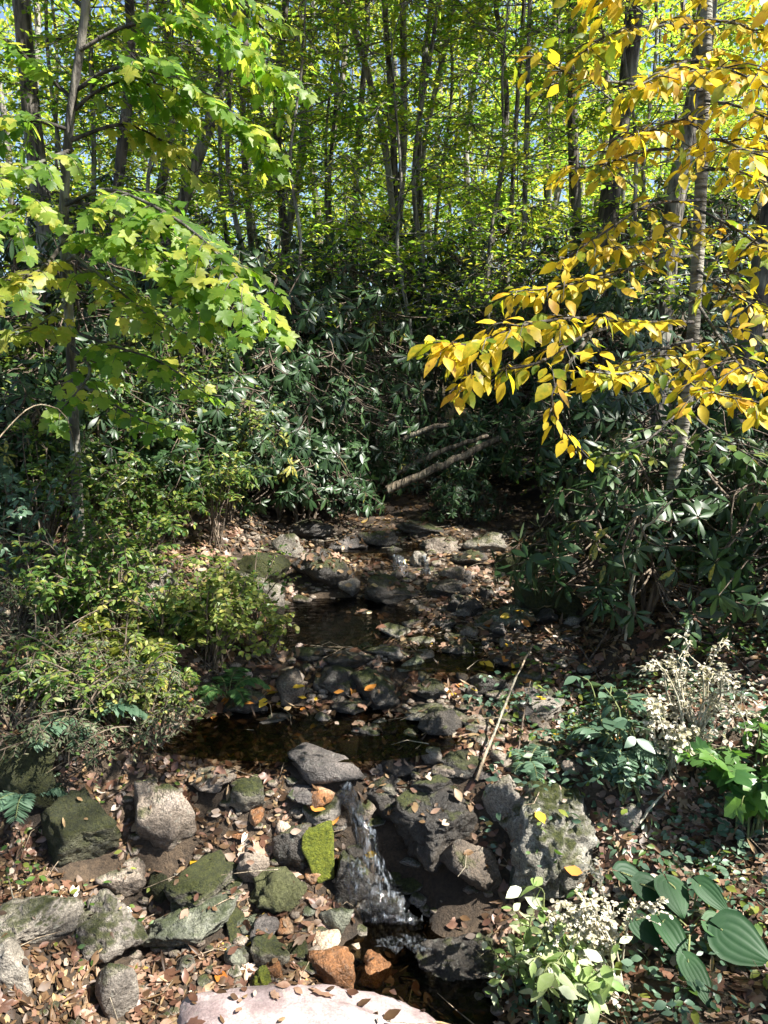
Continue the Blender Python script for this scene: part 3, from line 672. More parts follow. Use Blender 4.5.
fallen(487, 665, 'leaf_yellow', 'yellow leaf on the gravel bar near the orange leaf', .10)
fallen(640, 703, 'leaf_yellow', 'round yellow leaf beside the blue-green broad leaf plant', .08)
fallen(540, 818, 'leaf_yellow', 'ochre leaf resting on the ridged boulder', .08)
fallen(573, 870, 'leaf_orange', 'tan leaf below the ridged boulder', .08)
fallen(620, 738, 'leaf_orange', 'brown-orange leaf under the cream dried plant', .08)
fallen(558, 738, 'leaf_yellow', 'speckled yellow leaf standing right of the stick', .08)
fallen(462, 1016, 'leaf_orange', 'russet leaf at the bottom edge beside the reddish slab', .08)
for k in range(34):
    fallen(R.uniform(430, 590), R.uniform(610, 700), 'leaf_yellow' if R.random() < .6 else 'leaf_orange', 'faded yellowish leaf on the gravel bar right of the pool', R.uniform(.05, .08), group='yellowing leaves on the gravel bar')
for k in range(26):
    fallen(R.uniform(190, 400), R.uniform(680, 755), 'leaf_yellow' if R.random() < .5 else 'leaf_orange', 'drowned yellow-brown leaf in the shallow water above the waterfall', R.uniform(.05, .08), group='leaves drowned in the shallow water')

# ------------------------------------------------------------------ woody debris
def stick(name, pts, r0, r1, mat, label, cat='stick', sides=7, forks=()):
    P = curve(pts, 14); P = P + R.standard_normal(P.shape) * min(r0 * .3, .007)
    o = P[0].copy(); mb = MB(); mb.tube(P - o, np.linspace(r0, r1, 14), sides, .06)
    for k, d, l in forks:
        q = P[k] - o; mb.tube([q, q + np.array(d) * l * .5 + rv(.01), q + np.array(d) * l], [r1 * 1.2, r1, r1 * .5], 5)
    ob = mb.build(name, M[mat]); ob.location = o; tag(ob, label, cat); return ob
a_, b_ = on(476, 780, .05), on(532, 664, .03)
stick('fallen_stick', [a_, (a_ + b_) / 2 + np.array([.0, 0, .10]), b_ + np.array([0, 0, .12])], .0085, .0045, 'deadwood', 'long thin grey stick leaning across the gravel bar', forks=((8, (.3, .2, .5), .12),))
a_, b_ = on(517, 760, .02), on(530, 690, .02)
stick('fallen_stick', [a_, (a_ + b_) / 2 + np.array([0, 0, .06]), b_ + np.array([0, 0, .05])], .005, .003, 'twig', 'thin dark twig standing across the pale angular slab')
stick('fallen_log', [at(388, 490, 7.05), at(440, 467, 7.0), at(500, 438, 7.1)], .045, .03, 'logwood', 'pale fallen log lying low under the rhododendrons behind the stream', 'log', 9)
stick('fallen_log', [at(380, 480, 7.5), at(440, 453, 7.4), at(488, 435, 7.4)], .034, .02, 'logwood', 'thinner upper fallen log behind the pale log', 'log', 9)
stick('fallen_log', [at(385, 446, 7.9), at(425, 430, 7.8), at(456, 424, 7.8)], .03, .024, 'logwood', 'short broken log end highest in the dark thicket', 'log', 9)
stick('dead_branch', [on(0, 610, .04), on(30, 625, .06), on(70, 640, .03)], .02, .012, 'deadwood', 'brown dead branch lying on the left bank below the bare stems', 'branch')
a_ = on(80, 560, .0)
stick('bare_stem', [a_, at(78, 500, a_[1]), at(82, 450, a_[1] - .1), at(100, 420, a_[1] - .2)], .012, .005, 'twig_green', 'pale green bare stem rising in front of the maple trunk', 'stem')
a_ = on(84, 572, 0)
stick('bare_stem', [a_, at(98, 520, a_[1]), at(112, 490, a_[1] - .05), at(128, 478, a_[1] - .1)], .008, .004, 'twig_pale', 'thin pale stem bending right over the left bank', 'stem', forks=((9, (.6, 0, .35), .15),))
a_ = on(92, 586, 0)
stick('bare_stem', [a_, at(60, 550, a_[1] - .1), at(20, 535, a_[1] - .2), at(-20, 520, a_[1] - .3)], .007, .003, 'twig_pale', 'pale arching stem crossing low to the left edge', 'stem', forks=((5, (-.3, 0, .6), .2),))
stick('bare_stem', [at(-10, 448, 3.6), at(20, 415, 3.7), at(45, 405, 3.8), at(72, 432, 4.0), on(80, 520)], .0035, .0025, 'deadwood', 'curved bare whip arching over beside the maple trunk', 'stem')
a_ = on(640, 822, 0)
stick('fallen_stick', [a_, at(652, 806, a_[1]), at(664, 792, a_[1] + .05)], .007, .004, 'twig_pale', 'short upright dry stalk on the right bank', 'stick')
a_ = on(645, 690, .12)
stick('bare_stem', [a_ + np.array([.12, .1, -.3]), a_, at(660, 712, a_[1] - .1), at(692, 765, a_[1] - .25)], .006, .005, 'twig_pale', 'bleached stem lying through the cream dried plant', 'stem')
stick('bare_stem', [on(625, 640), at(640, 540, 3.9), at(655, 520, 3.8), at(672, 500, 3.8)], .009, .005, 'twig_pale', 'crooked pale stem left of the banded birch trunk', 'stem')
for k, (x0, y0, x1, y1) in enumerate([(590, 660, 640, 600), (700, 760, 768, 800), (560, 640, 600, 680), (20, 660, 110, 690), (0, 700, 90, 660), (60, 720, 130, 660), (690, 640, 768, 690)]):
    a_, b_ = on(x0, y0, .03), on(x1, y1, .05)
    stick('fallen_twig', [a_, (a_ + b_) / 2 + np.array([0, 0, .07]), b_], .006, .003, 'twig', ['thin twig under the right rhododendron', 'twig lying right of the cream dried plant', 'twig on the leafy gravel edge', 'twig in the brush above the mossy boulder', 'long twig crossing the brush at the left edge', 'twig slanting through the brush near the ferns', 'twig on the right bank under the banded birch'][k], 'twig')

# ------------------------------------------------------------------ plants
near_leaves = []
def rhodo_mesh(seed, rad, hei, nwh, lsc=1.0):
    """returns a rhododendron at the origin: crooked stems, whorls of drooping leaves on the ends"""
    rng = np.random.default_rng(seed); st = MB(); Lv = Leaves()
    stems = []
    for k in range(6):
        a = k * 1.05 + rng.uniform(0, .6); rr = rad * rng.uniform(.3, .75)
        P = curve([(0.1 * math.cos(a), .1 * math.sin(a), -.15), (rr * .35 * math.cos(a + .4), rr * .35 * math.sin(a + .4), hei * .3), (rr * .7 * math.cos(a), rr * .7 * math.sin(a), hei * .55), (rr * math.cos(a - .2), rr * math.sin(a - .2), hei * .8)], 12)
        P += rng.standard_normal(P.shape) * .02; st.tube(P, np.linspace(.028, .010, 12) * (hei / 2) ** .5, 6); stems.append(P)
    SP = np.concatenate([p[3:] for p in stems])
    for k in range(nwh):
        u = rng.uniform(-.25, 1); a = rng.uniform(0, 6.283); s = math.sqrt(max(0, 1 - max(u, 0) ** 2)); q = rng.uniform(.45, 1.0) ** .6
        lump = 1 + .22 * math.sin(3 * a + seed) + .12 * math.sin(7 * a + 2 * seed)
        p = np.array([rad * q * s * math.cos(a) * lump, rad * q * s * math.sin(a) * lump, hei * (.35 + .62 * u * q)])
        p[2] = max(p[2], .06)
        b = SP[np.argmin(((SP - p) ** 2).sum(1) + rng.uniform(0, .05, len(SP)))]
        mid = (b + p) / 2 + rng.standard_normal(3) * .06 - UP * .05
        st.tube(curve([b, mid, p], 5), [.009, .007, .006, .005, .004], 4)
        ax = nrm(p - mid + UP * .5 * np.linalg.norm(p - mid) + np.array([p[0], p[1], 0]) * .25)
        t1 = nrm(np.cross(ax, rng.standard_normal(3))); t2 = np.cross(ax, t1); n = int(rng.integers(6, 11)); ph = rng.uniform(0, 6)
        dr_ = rng.uniform(-1.1, .1); tone = rng.uniform(0, .55); wsz = rng.uniform(.65, 1.18)
        yel = rng.random()
        for j in range(n):
            an = ph + j * 2 * math.pi / n + rng.uniform(-.25, .25); rd = t1 * math.cos(an) + t2 * math.sin(an)
            d = nrm(rd + ax * (.25 + dr_ * .5) - UP * (.22 - dr_ * .55) + rng.standard_normal(3) * .22)
            Lv.add(p + rd * .012, d, nrm(ax + UP * .5 + rng.standard_normal(3) * .2), lsc * wsz * rng.uniform(.10, .17), .98 if yel > .985 or rng.random() > .994 else tone + rng.uniform(0, .4))
    return st, Lv
rh_proto = []
for sd, rad, hei, n in ((1, 1.0, 1.7, 260), (2, 1.3, 2.4, 380), (3, .9, 1.2, 200), (4, 1.5, 3.0, 460)):
    rh_proto.append((sd, rad, hei, n))
rh_first = {}
def rhodo(kind, x, y, rz, sc, label, dz=0):
    loc = (x, y, float(hgt(x, y)) - .03 + dz)
    if kind not in rh_first:
        st, Lv = rhodo_mesh(*rh_proto[kind])
        if kind == 0: near_leaves.extend([q for q in np.array(Lv.p)[::2] * sc + np.array(loc) if noise.noise(Vector(tuple(q * 2.5))) > -.05])
        r = thing('rhododendron', label, 'shrub', loc, 'rhododendrons around the stream')
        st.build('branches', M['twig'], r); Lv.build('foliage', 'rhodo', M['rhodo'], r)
        r.rotation_euler.z = rz; r.scale = (sc,) * 3; rh_first[kind] = r; return r
    return copy_thing(rh_first[kind], loc, rz, sc, label)
for a in [
    (0, -1.05, 6.9, .3, .85, 'sunlit rhododendron with pale shining leaves above the olive mossy boulder'),
    (1, -1.9, 7.6, 1.2, 1.0, 'rhododendron on the left bank right behind the young maple'),
    (1, -.75, 8.5, 2.4, 1.05, 'tall dark rhododendron hanging over the head of the pool'),
    (3, -1.0, 9.6, .5, 1.0, 'large rhododendron behind the tall dark one left of centre'),
    (3, .7, 11.3, 2.0, 1.0, 'rhododendron in deep shade behind the fallen logs'),
    (0, 1.75, 8.9, 4.0, .9, 'low spreading rhododendron right of the fallen logs'),
    (1, 2.2, 8.6, 5.0, 1.0, 'rhododendron in front of the thick grey trunk at the right'),
    (2, 1.9, 6.9, 1.0, .95, 'low rhododendron at the far end of the gravel bar'),
    (0, 2.0, 4.75, .9, .72, 'near rhododendron with long drooping leaves over the mossy boulder'),
    (2, 1.55, 4.35, 3.3, .85, 'lowest rhododendron spray beside the leafy gravel on the right'),
    (2, 2.35, 3.95, 4.4, .85, 'rhododendron around the foot of the banded birch at the right edge'),
    (0, 3.0, 5.4, 2.1, .95, 'rhododendron behind the banded birch at the right edge'),
    (3, 3.4, 9.6, 3.0, 1.0, 'big rhododendron far back at the right edge'),
    (1, -3.1, 6.6, 3.7, 1.0, 'shaded rhododendron behind the maple trunk at the left edge'),
    (3, -3.1, 9.8, 4.4, 1.0, 'big rhododendron far back on the left'),
    (0, -1.75, 5.9, 5.2, .62, 'small rhododendron on the litter hump of the left bank'),
    (3, -.2, 13, 1.0, 1.15, 'tall rhododendron farthest back under the centre trunks'),
    (3, 2.6, 13, 4.2, 1.1, 'rhododendron farthest back right of the centre trunks'),
    (3, -4.8, 13.2, 2.2, 1.1, 'rhododendron farthest back at the left'),
    (3, 5.6, 13.0, .4, 1.1, 'rhododendron farthest back at the right'),
    (1, -.95, 7.4, 4.5, .8, 'dark rhododendron leaning out between the sunlit one and the pool'),
    (0, -2.35, 5.7, 1.9, .78, 'rhododendron close behind the tall leafy shrub at the maple foot'),
    (0, -1.45, 6.15, 3.4, .68, 'rhododendron above the patch of bare leaf litter on the left bank'),
    (2, -2.95, 5.0, 5.4, .85, 'rhododendron at the left edge behind the blue-green shrub'),
    (2, -.75, 6.75, .2, .75, 'low rhododendron dipping toward the pool beside the olive boulder'),
    (2, -.42, 7.45, 2.9, .72, 'low rhododendron brushing the far end of the stream'),
    (2, 1.75, 7.6, 4.6, .8, 'low rhododendron right of the fallen logs by the gravel bar head'),
    (2, .75, 6.95, 2.2, .42, 'tiny rhododendron in front of the pale fallen log'),
    (2, .25, 7.75, 3.9, .55, 'small rhododendron under the fallen logs'),
    (2, .95, 8.1, .6, .75, 'rhododendron growing through the fallen logs'),
    (2, -1.95, 6.4, 2.2, .8, 'rhododendron half hiding the litter hump from behind'),
]: rhodo(*a)

def shrub(x, y, seed, n, hei, spread, lmat, tm, lsz, per, label, cat='shrub', name='small_shrub', stem='twig', droop=.35, z=None, lean=(0, 0), group=None, twigs=3, lit=0):
    rng = np.random.default_rng(seed); st = MB(); Lv = Leaves()
    for k in range(n):
        a = rng.uniform(0, 6.283); s = spread * rng.uniform(.3, 1); h = hei * rng.uniform(.55, 1.05)
        tip = np.array([s * math.cos(a) + lean[0], s * math.sin(a) + lean[1], h * (1 - droop * rng.random())])
        P = curve([(rng.uniform(-.06, .06), rng.uniform(-.06, .06), -.04), tip * np.array([.35, .35, .62]) + rng.standard_normal(3) * .03, tip * np.array([.75, .75, 1.02]), tip], 9)
        st.tube(P, np.linspace(.006, .0018, 9), 4)
        brs = [P[2:]]
        for q in range(twigs):
            i = int(rng.integers(2, 8)); d = nrm(nrm(P[min(i + 1, 8)] - P[i - 1]) + rng.standard_normal(3) * .7); l = hei * rng.uniform(.15, .32)
            B = curve([P[i], P[i] + d * l * .5 + rng.standard_normal(3) * .01, P[i] + d * l - UP * l * .2], 5); st.tube(B, np.linspace(.0025, .001, 5), 3); brs.append(B)
        for B in brs:
            m = max(2, int(per * len(B) / 9 * rng.uniform(.7, 1.3)))
            for j in range(m):
                u = rng.uniform(.1, 1) * (len(B) - 1); i = min(int(u), len(B) - 2); p = B[i] + (B[i + 1] - B[i]) * (u - i); t = nrm(B[i + 1] - B[i])
                sd = nrm(np.cross(t, UP) + rng.standard_normal(3) * .25) * (1 if j % 2 else -1)
                Lv.add(p, nrm(t * .5 + sd * .9 - UP * .15), nrm(UP + rng.standard_normal(3) * .35 + np.array([0, -.25, 0])), lsz * rng.uniform(.6, 1.15), rng.random())
    r = thing(name, label, cat, (x, y, float(hgt(x, y)) if z is None else z), group)
    st.build('stems', M[stem], r); Lv.build('foliage', tm, M[lmat], r)
    if lit: near_leaves.extend([q for q in np.array(Lv.p)[::3] + np.array(r.location) if noise.noise(Vector(tuple(q * 3.2))) > .35 - lit])
    return r
def shr(px, py, *a, **k):
    p = on(px, py, 0); return shrub(p[0], p[1], *a, z=p[2], **k)
# sunlit bush and undergrowth on the left bank
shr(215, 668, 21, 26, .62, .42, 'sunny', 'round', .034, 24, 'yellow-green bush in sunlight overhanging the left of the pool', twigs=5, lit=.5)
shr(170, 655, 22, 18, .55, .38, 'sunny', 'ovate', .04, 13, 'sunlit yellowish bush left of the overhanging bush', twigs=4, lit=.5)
shr(255, 628, 23, 16, .5, .34, 'shrub', 'round', .03, 14, 'small leafy bush at the water edge under the olive boulder', twigs=5, lit=.3)
shr(110, 640, 24, 30, .62, .45, 'shrub', 'ovate', .042, 12, 'green bush below the bare pale stems', twigs=4, lit=.3)
shr(45, 560, 25, 22, .95, .6, 'shrub', 'ovate', .055, 22, 'leafy green shrub at the left edge under the maple', twigs=4, lit=.3)
shr(20, 590, 26, 16, .8, .45, 'bluegreen', 'ovate', .05, 20, 'blue-green shrub cut by the left edge', twigs=4)
shr(150, 560, 27, 24, .85, .6, 'shrub', 'ovate', .045, 26, 'dense small-leaved shrub behind the fern on the left bank', twigs=5, lit=.3)
shr(215, 545, 28, 16, .75, .5, 'shrub', 'narrow', .06, 22, 'narrow-leaved shrub left of the olive boulder', twigs=4, lit=.3)
shr(95, 520, 29, 18, 1.0, .6, 'shrub', 'round', .05, 24, 'tall leafy shrub around the foot of the maple trunk', twigs=4, lit=.3)
shr(180, 520, 34, 16, .8, .6, 'shrub', 'ovate', .05, 24, 'leafy shrub beside the patch of bare leaf litter', twigs=4, lit=.3)
shr(145, 700, 30, 9, .28, .2, 'maple_yellow', 'maple', .075, 5, 'low seedling with yellow-green lobed leaves above the tan boulder', 'plant', 'maple_seedling', 'twig_green', lit=.3)
shr(90, 660, 31, 7, .3, .18, 'maple_yellow', 'maple', .06, 5, 'lobed seedling in the brush left of the yellowish bush', 'plant', 'maple_seedling', 'twig_green')
shr(130, 600, 35, 22, .6, .42, 'shrub', 'ovate', .042, 22, 'bushy green shrub in front of the half hidden grey boulder', twigs=5, lit=.3)
shr(55, 640, 36, 20, .55, .42, 'shrub', 'ovate', .045, 20, 'low green shrub above the dry brush at the left edge', twigs=5, lit=.2)
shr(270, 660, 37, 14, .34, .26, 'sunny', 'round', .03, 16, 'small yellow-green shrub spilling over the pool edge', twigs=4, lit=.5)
shr(165, 715, 38, 16, .34, .28, 'shrub', 'ovate', .035, 14, 'low leafy shrub above the tall tan boulder', twigs=4, lit=.3)
shr(120, 690, 39, 14, .36, .28, 'sunny', 'ovate', .038, 12, 'pale green shrub mixed into the dry brush', twigs=4, lit=.3)
shr(30, 480, 46, 18, 1.3, .7, 'shrub', 'ovate', .06, 20, 'tall green shrub at the left edge behind the curved bare whip', twigs=5, lit=.2)
shr(140, 480, 47, 18, 1.4, .7, 'shrub', 'ovate', .055, 22, 'tall shrub right of the maple trunk', twigs=5, lit=.2)
shr(190, 490, 48, 20, 1.7, .7, 'shrub', 'ovate', .06, 24, 'tallest light green shrub between the maple and the sunlit rhododendron', twigs=6, lit=.3)
shr(225, 515, 49, 18, 1.2, .55, 'sunny', 'ovate', .05, 18, 'yellow-green shrub on the litter hump behind the olive boulder', twigs=5, lit=.35)
shr(60, 470, 50, 18, 1.7, .7, 'shrub', 'maple', .075, 14, 'tall lobed-leaf shrub behind the maple trunk', twigs=5, lit=.25)
shr(75, 705, 81, 16, .42, .40, 'shrub', 'ovate', .034, 14, 'loose green shrub growing through the dry grey brush', twigs=5, lit=.3)
shr(140, 735, 82, 14, .34, .34, 'sunny', 'ovate', .032, 12, 'airy yellow-green sprigs at the lower edge of the dry brush', twigs=5, lit=.4)
shr(20, 725, 83, 12, .36, .32, 'shrub', 'narrow', .05, 12, 'narrow-leaved sprigs over the big mossy boulder at the left edge', twigs=4, lit=.2)
# dry grey brush
for k, (px, py, lab) in enumerate([(40, 690, 'tangle of dry grey brush at the left edge'), (110, 720, 'dry grey brush above the dark green mossy boulder'), (60, 750, 'dry grey brush hanging over the big mossy boulder'),
                                   (150, 745, 'dry brush right behind the tall tan boulder'), (15, 640, 'thin dry brush under the dead branch')]):
    shr(px, py, 40 + k, 22, .46, .52, 'brush', 'narrow', .028, 15, lab, 'brush', 'dry_brush', 'twig', .8, twigs=5)
# ferns
def fern(px, py, seed, n, ln, label, mat='fern', group=None):
    rng = np.random.default_rng(seed); st = MB(); Lv = Leaves()
    for k in range(n):
        a = k * 2 * math.pi / n + rng.uniform(-.4, .4); l = ln * rng.uniform(.7, 1.1); d = np.array([math.cos(a), math.sin(a), 0])
        P = curve([(0, 0, 0), d * l * .3 + UP * l * .42, d * l * .7 + UP * l * .5, d * l + UP * l * .28], 16); st.tube(P, np.linspace(.003, .001, 16), 4)
        for i in range(3, 16):
            t = nrm(P[min(i + 1, 15)] - P[i - 1]); s = nrm(np.cross(t, UP)); w = l * .30 * math.sin(math.pi * (i - 1.5) / 15) ** .8 + .01
            for q in (1, -1):
                for off in (0, .5):
                    pp = P[i] + (P[i] - P[i - 1]) * off
                    Lv.add(pp, nrm(s * q + t * .35 - UP * .12), nrm(UP + rv(.12)), w, rng.random())
    p = on(px, py, 0); r = thing('fern', label, 'fern', p, group); st.build('stalks', M['twig_green'], r); Lv.build('fronds', 'narrow', M[mat], r); return r
fern(88, 612, 51, 7, .32, 'bright green fern below the bare stems on the left bank')
fern(170, 622, 52, 7, .34, 'feathery fern in front of the half hidden grey boulder')
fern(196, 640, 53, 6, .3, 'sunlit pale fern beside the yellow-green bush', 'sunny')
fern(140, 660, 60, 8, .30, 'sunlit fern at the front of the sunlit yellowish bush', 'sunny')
fern(228, 700, 74, 6, .24, 'fern hanging over the brown shallow water')
fern(110, 610, 75, 7, .3, 'green fern right of the bright fern under the bare stems')
fern(60, 500, 54, 7, .42, 'dark fern at the foot of the maple')
fern(85, 735, 55, 6, .26, 'grey-green fern in the dry brush above the mossy boulder', 'bluegreen')
fern(30, 805, 56, 5, .22, 'blue-green fern at the left edge beside the mossy boulder', 'bluegreen')
fern(620, 762, 57, 7, .22, 'small silvery fern in the sun patch on the right bank', 'bluegreen')
fern(528, 770, 58, 5, .14, 'tiny green fern at the top of the ridged boulder', 'bluegreen')
# right bank plants
shr(694, 745, 61, 20, .46, .26, 'cream', 'ovate', .024, 13, 'dried cream coloured plant with seed heads lit by the sun', 'plant', 'dried_plant', 'twig_pale', twigs=6, lit=.5)
shr(668, 765, 62, 14, .34, .2, 'cream', 'round', .024, 14, 'bleached low plant in front of the cream dried plant', 'plant', 'dried_plant', 'twig_pale', twigs=5, lit=.5)
shr(628, 790, 63, 18, .22, .2, 'bluegreen', 'ovate', .04, 10, 'blue-green sunlit plant behind the ridged boulder', 'plant', 'leafy_plant', 'twig_green', lit=.5)
shr(612, 750, 64, 10, .28, .2, 'bluegreen', 'ovate', .11, 3, 'plant with large blue-green oval leaves beside the gravel bar', 'plant', 'leafy_plant', 'twig_green', twigs=1)
shr(750, 830, 65, 12, .40, .26, 'broad', 'maple', .10, 5, 'bright green lobed plant at the right edge', 'plant', 'leafy_plant', 'twig_green', twigs=2)
shr(765, 780, 66, 9, .34, .24, 'broad', 'ovate', .09, 4, 'broad green plant behind the lobed plant at the right edge', 'plant', 'leafy_plant', 'twig_green', twigs=1)
shr(575, 1010, 67, 15, .40, .24, 'pale', 'ovate', .075, 6, 'pale sunlit plant with white-green leaves in the ivy', 'plant', 'leafy_plant', 'twig_green', twigs=2, lit=.5)
shr(520, 985, 68, 12, .26, .2, 'pale', 'ovate', .055, 6, 'small pale plant beside the lower pool', 'plant', 'leafy_plant', 'twig_green', twigs=2)
shr(610, 990, 69, 9, .46, .2, 'cream', 'round', .017, 34, 'dried seed stalks with pinkish white fluff above the pale plant', 'plant', 'dried_plant', 'twig_pale', twigs=6, lit=.5)
shr(690, 610, 70, 12, .6, .4, 'shrub', 'ovate', .05, 8, 'thin green shrub tangled in the rhododendron by the birch', twigs=4)
shr(640, 520, 71, 16, .9, .5, 'shrub', 'round', .045, 10, 'green shrub left of the banded birch trunk', twigs=4)
shr(720, 520, 72, 14, 1.0, .5, 'shrub', 'ovate', .06, 9, 'leafy green shrub right of the banded birch trunk', twigs=4)
shr(560, 520, 73, 16, .7, .5, 'shrub', 'round', .04, 9, 'low dark shrub at the far end of the gravel bar', twigs=4)
# ivy and other low cover that nobody could count
def ivy(n, box, mat, name, s0, s1, dens):
    Lv = Leaves()
    for x, y in zip(R.uniform(box[0], box[1], n), R.uniform(box[2], box[3], n)):
        if R.random() > dens(x, y): continue
        q = drop(x, y)
        if q is None: continue
        p, nn, ow = q; a = R.uniform(0, 6.28)
        if ow >= 0 and R.random() > (.35 if x > .5 else .06): continue
        Lv.add(p + nn * R.uniform(.01, .07), np.array([math.cos(a), math.sin(a), -.1]), nrm(nn + UP * .4 + np.array([0, -.4, 0]) + rv(.55)), R.uniform(s0, s1))
    o = Lv.build(name, 'ovate', M[mat]); tag(o, kind='stuff')
ivy(7500, (.45, 2.6, 1.95, 3.9), 'bluegreen', 'ground_cover', .018, .05, lambda x, y: max(0, .55 + 1.2 * blotch(x, y, 2.3, 3)))
ivy(2200, (.6, 2.6, 1.95, 4.2), 'shrub', 'ground_cover', .025, .06, lambda x, y: max(0, .3 + 1.4 * blotch(x, y, 1.8, 33)))
ivy(4000, (-3, -.95, 2.5, 6), 'shrub', 'ground_cover', .02, .04, lambda x, y: max(0, .35 + 1.3 * blotch(x, y, 2, 13)))
ivy(260, (-1.9, -1.1, 1.95, 2.6), 'sunny', 'ground_cover', .02, .04, lambda x, y: max(0, .15 + 1.5 * blotch(x, y, 2, 23)))
# hosta
hc = on(690, 925, 0); hosta = thing('broad_leaf_plant', 'low plant of large heart-shaped ribbed dark green leaves on the right bank', 'plant', hc)
for (px, py, dx, dy, s, r_) in [(640, 884, 1.0, -.5, .17, .2), (668, 882, .15, -1, .17, .35), (620, 872, .9, -.1, .16, .1), (636, 920, .6, -.75, .15, .2), (662, 922, .35, -1.0, .20, .3), (688, 962, .25, -1, .19, .4), (708, 922, 1.0, -.45, .12, .8), (722, 930, .9, -.7, .22, .25), (700, 885, .6, -.8, .16, .3)]:
    s *= .82; p = on(px, py, .16) - hc; d = nrm(np.array([dx, dy * .9, -.25 + dy * .1]))
    Lv = Leaves(); Lv.add(np.zeros(3), d, nrm(UP * 1.0 + np.array([0, -.75, 0]) + rv(.15)), s, r_)
    lf = Lv.build('leaf', 'heart', M['hosta'], hosta, warp=.4); lf.location = p
    st = MB(); q = p; st.tube(curve([np.array([0, 0, -.02]) - p, -p * .4 + UP * .03, np.zeros(3)], 7), .004, 5); st.build('stalk', M['twig_green'], lf)

# ------------------------------------------------------------------ near trees with boughs built limb by limb
def bough(path, r0, tmpl, lmat, lsz, dens, parent, bmat, origin, twl=.32, droop=.35, sub='foliage', side_n=None, face=np.array([0, -.35, 0]), greenish=0.0, tw_step=.10):
    P = curve(path, 26); L_ = np.linalg.norm(np.diff(P, axis=0), axis=1).sum()
    mb = MB(); mb.tube(P - origin, np.linspace(r0, .0025, 26), 6); Lv = Leaves()
    nt = max(6, int(L_ / tw_step)); sgn = 1
    def put(B, n):
        for j in range(n):
            u = (j + R.uniform(.2, .9)) / n * (len(B) - 1); i = min(int(u), len(B) - 2); p = B[i] + (B[i + 1] - B[i]) * (u - i); t = nrm(B[i + 1] - B[i])
            s = nrm(np.cross(t, UP) + rv(.2)) * (1 if j % 2 else -1); d = nrm(t * .75 + s * .7 - UP * R.uniform(.0, 1.6 * droop) + rv(.22))
            pet = .25 * lsz
            Lv.add(p + d * pet, nrm(d - UP * .15), nrm(UP + face + rv(.38)), lsz * R.uniform(.5, 1.2), R.random() * (1 - greenish))
    for k in range(nt):
        f = .22 + .78 * (k + R.uniform(0, .8)) / nt; f = min(f, .995)
        i = min(int(f * 25), 24); p = P[i]; t = nrm(P[i + 1] - P[i]); sgn = -sgn
        s = nrm(np.cross(t, UP)) * sgn; l = twl * (1.15 - .75 * f) * R.uniform(.6, 1.25)
        d = nrm(t * .7 + s * .85 + rv(.12)); e = p + d * l - UP * l * droop * .6
        B = curve([p, p + d * l * .5 + rv(.012), e], 6); mb.tube(B - origin, np.linspace(.0035, .0012, 6), 4)
        put(B, max(2, int(l / lsz * 2.1 * dens)))
    put(P[12:], max(3, int(L_ * .5 / lsz * 1.6 * dens)))
    near_leaves.extend(Lv.p[::2])
    limb = mb.build('limb', bmat, parent); Lv.build(sub, tmpl, lmat, limb, origin); return limb
def path(*pts): return [at(*p) for p in pts]
def stemtree(name, label, cat, stem, r0, r1, mat, sides=12):
    base = stem[0].copy(); base[2] = float(hgt(base[0], base[1])); r = thing(name, label, cat, base)
    P = curve([base - UP * .1] + list(stem), 30); mb = MB(); mb.tube(P - base, np.linspace(r0, r1, 30), sides, .035); mb.build('trunk', mat, r)
    return r, base
mst = path((78, 505, 4.7), (75, 440, 4.65), (70, 330, 4.6), (64, 220, 4.55), (70, 120, 4.5), (84, 20, 4.45), (92, -90, 4.4))
maple, mo = stemtree('young_maple', 'young maple on the left bank with big green leaves turning yellow', 'tree', mst, .036, .02, M['bark_grey'])
mk = lambda pts, mat='maple', **k: bough(path(*pts), k.pop('r0', .013), 'maple', M[mat], k.pop('lsz', .08), 1.6 * k.pop('dens', 1.0), maple, M['bark_dark'], mo, face=S * 1.4 + np.array([-.2, -.7, 0]), tw_step=.085, **k)
mk([(66, 205, 4.5), (110, 190, 4.15), (180, 222, 3.85), (235, 275, 3.65), (264, 330, 3.55)], twl=.42, dens=1.2)
mk([(66, 200, 4.5), (120, 215, 4.2), (170, 265, 3.95), (215, 325, 3.8)], twl=.38)
mk([(65, 215, 4.5), (30, 205, 4.1), (-10, 225, 3.8), (-50, 245, 3.6)], twl=.36)
mk([(67, 250, 4.5), (100, 275, 4.2), (130, 300, 4.0), (165, 330, 3.9)], mat='maple_yellow', twl=.3, dens=.8)
mk([(66, 240, 4.5), (40, 270, 4.1), (0, 285, 3.8), (-30, 300, 3.6)], mat='maple_yellow', twl=.32, dens=.8)
mk([(80, 50, 4.45), (130, 25, 4.44), (200, 22, 4.38), (255, 55, 4.36), (292, 95, 4.45)], twl=.42, dens=1.1)
mk([(76, 90, 4.50), (120, 68, 4.34), (190, 85, 4.27), (250, 130, 4.31), (275, 170, 4.45)], twl=.42, dens=1.1)
mk([(74, 100, 4.50), (40, 70, 4.52), (5, 40, 4.53), (-30, 20, 4.65)], twl=.36)
mk([(88, 0, 4.45), (150, -25, 4.47), (220, -10, 4.53), (275, 25, 4.65)], twl=.40, dens=1.1)
mk([(70, 130, 4.50), (30, 120, 4.42), (0, 130, 4.53), (-30, 150, 4.65)], twl=.34, dens=.9)
mk([(71, 140, 4.50), (120, 125, 4.52), (160, 140, 4.63), (205, 185, 4.75)], twl=.34, dens=.9, mat='maple_yellow')
mk([(86, 10, 4.45), (50, -20, 4.57), (10, -30, 4.75)], twl=.36)
mk([(70, 330, 4.6), (110, 345, 4.35), (160, 362, 4.1), (215, 400, 3.95)], twl=.26, dens=.7, lsz=.085)
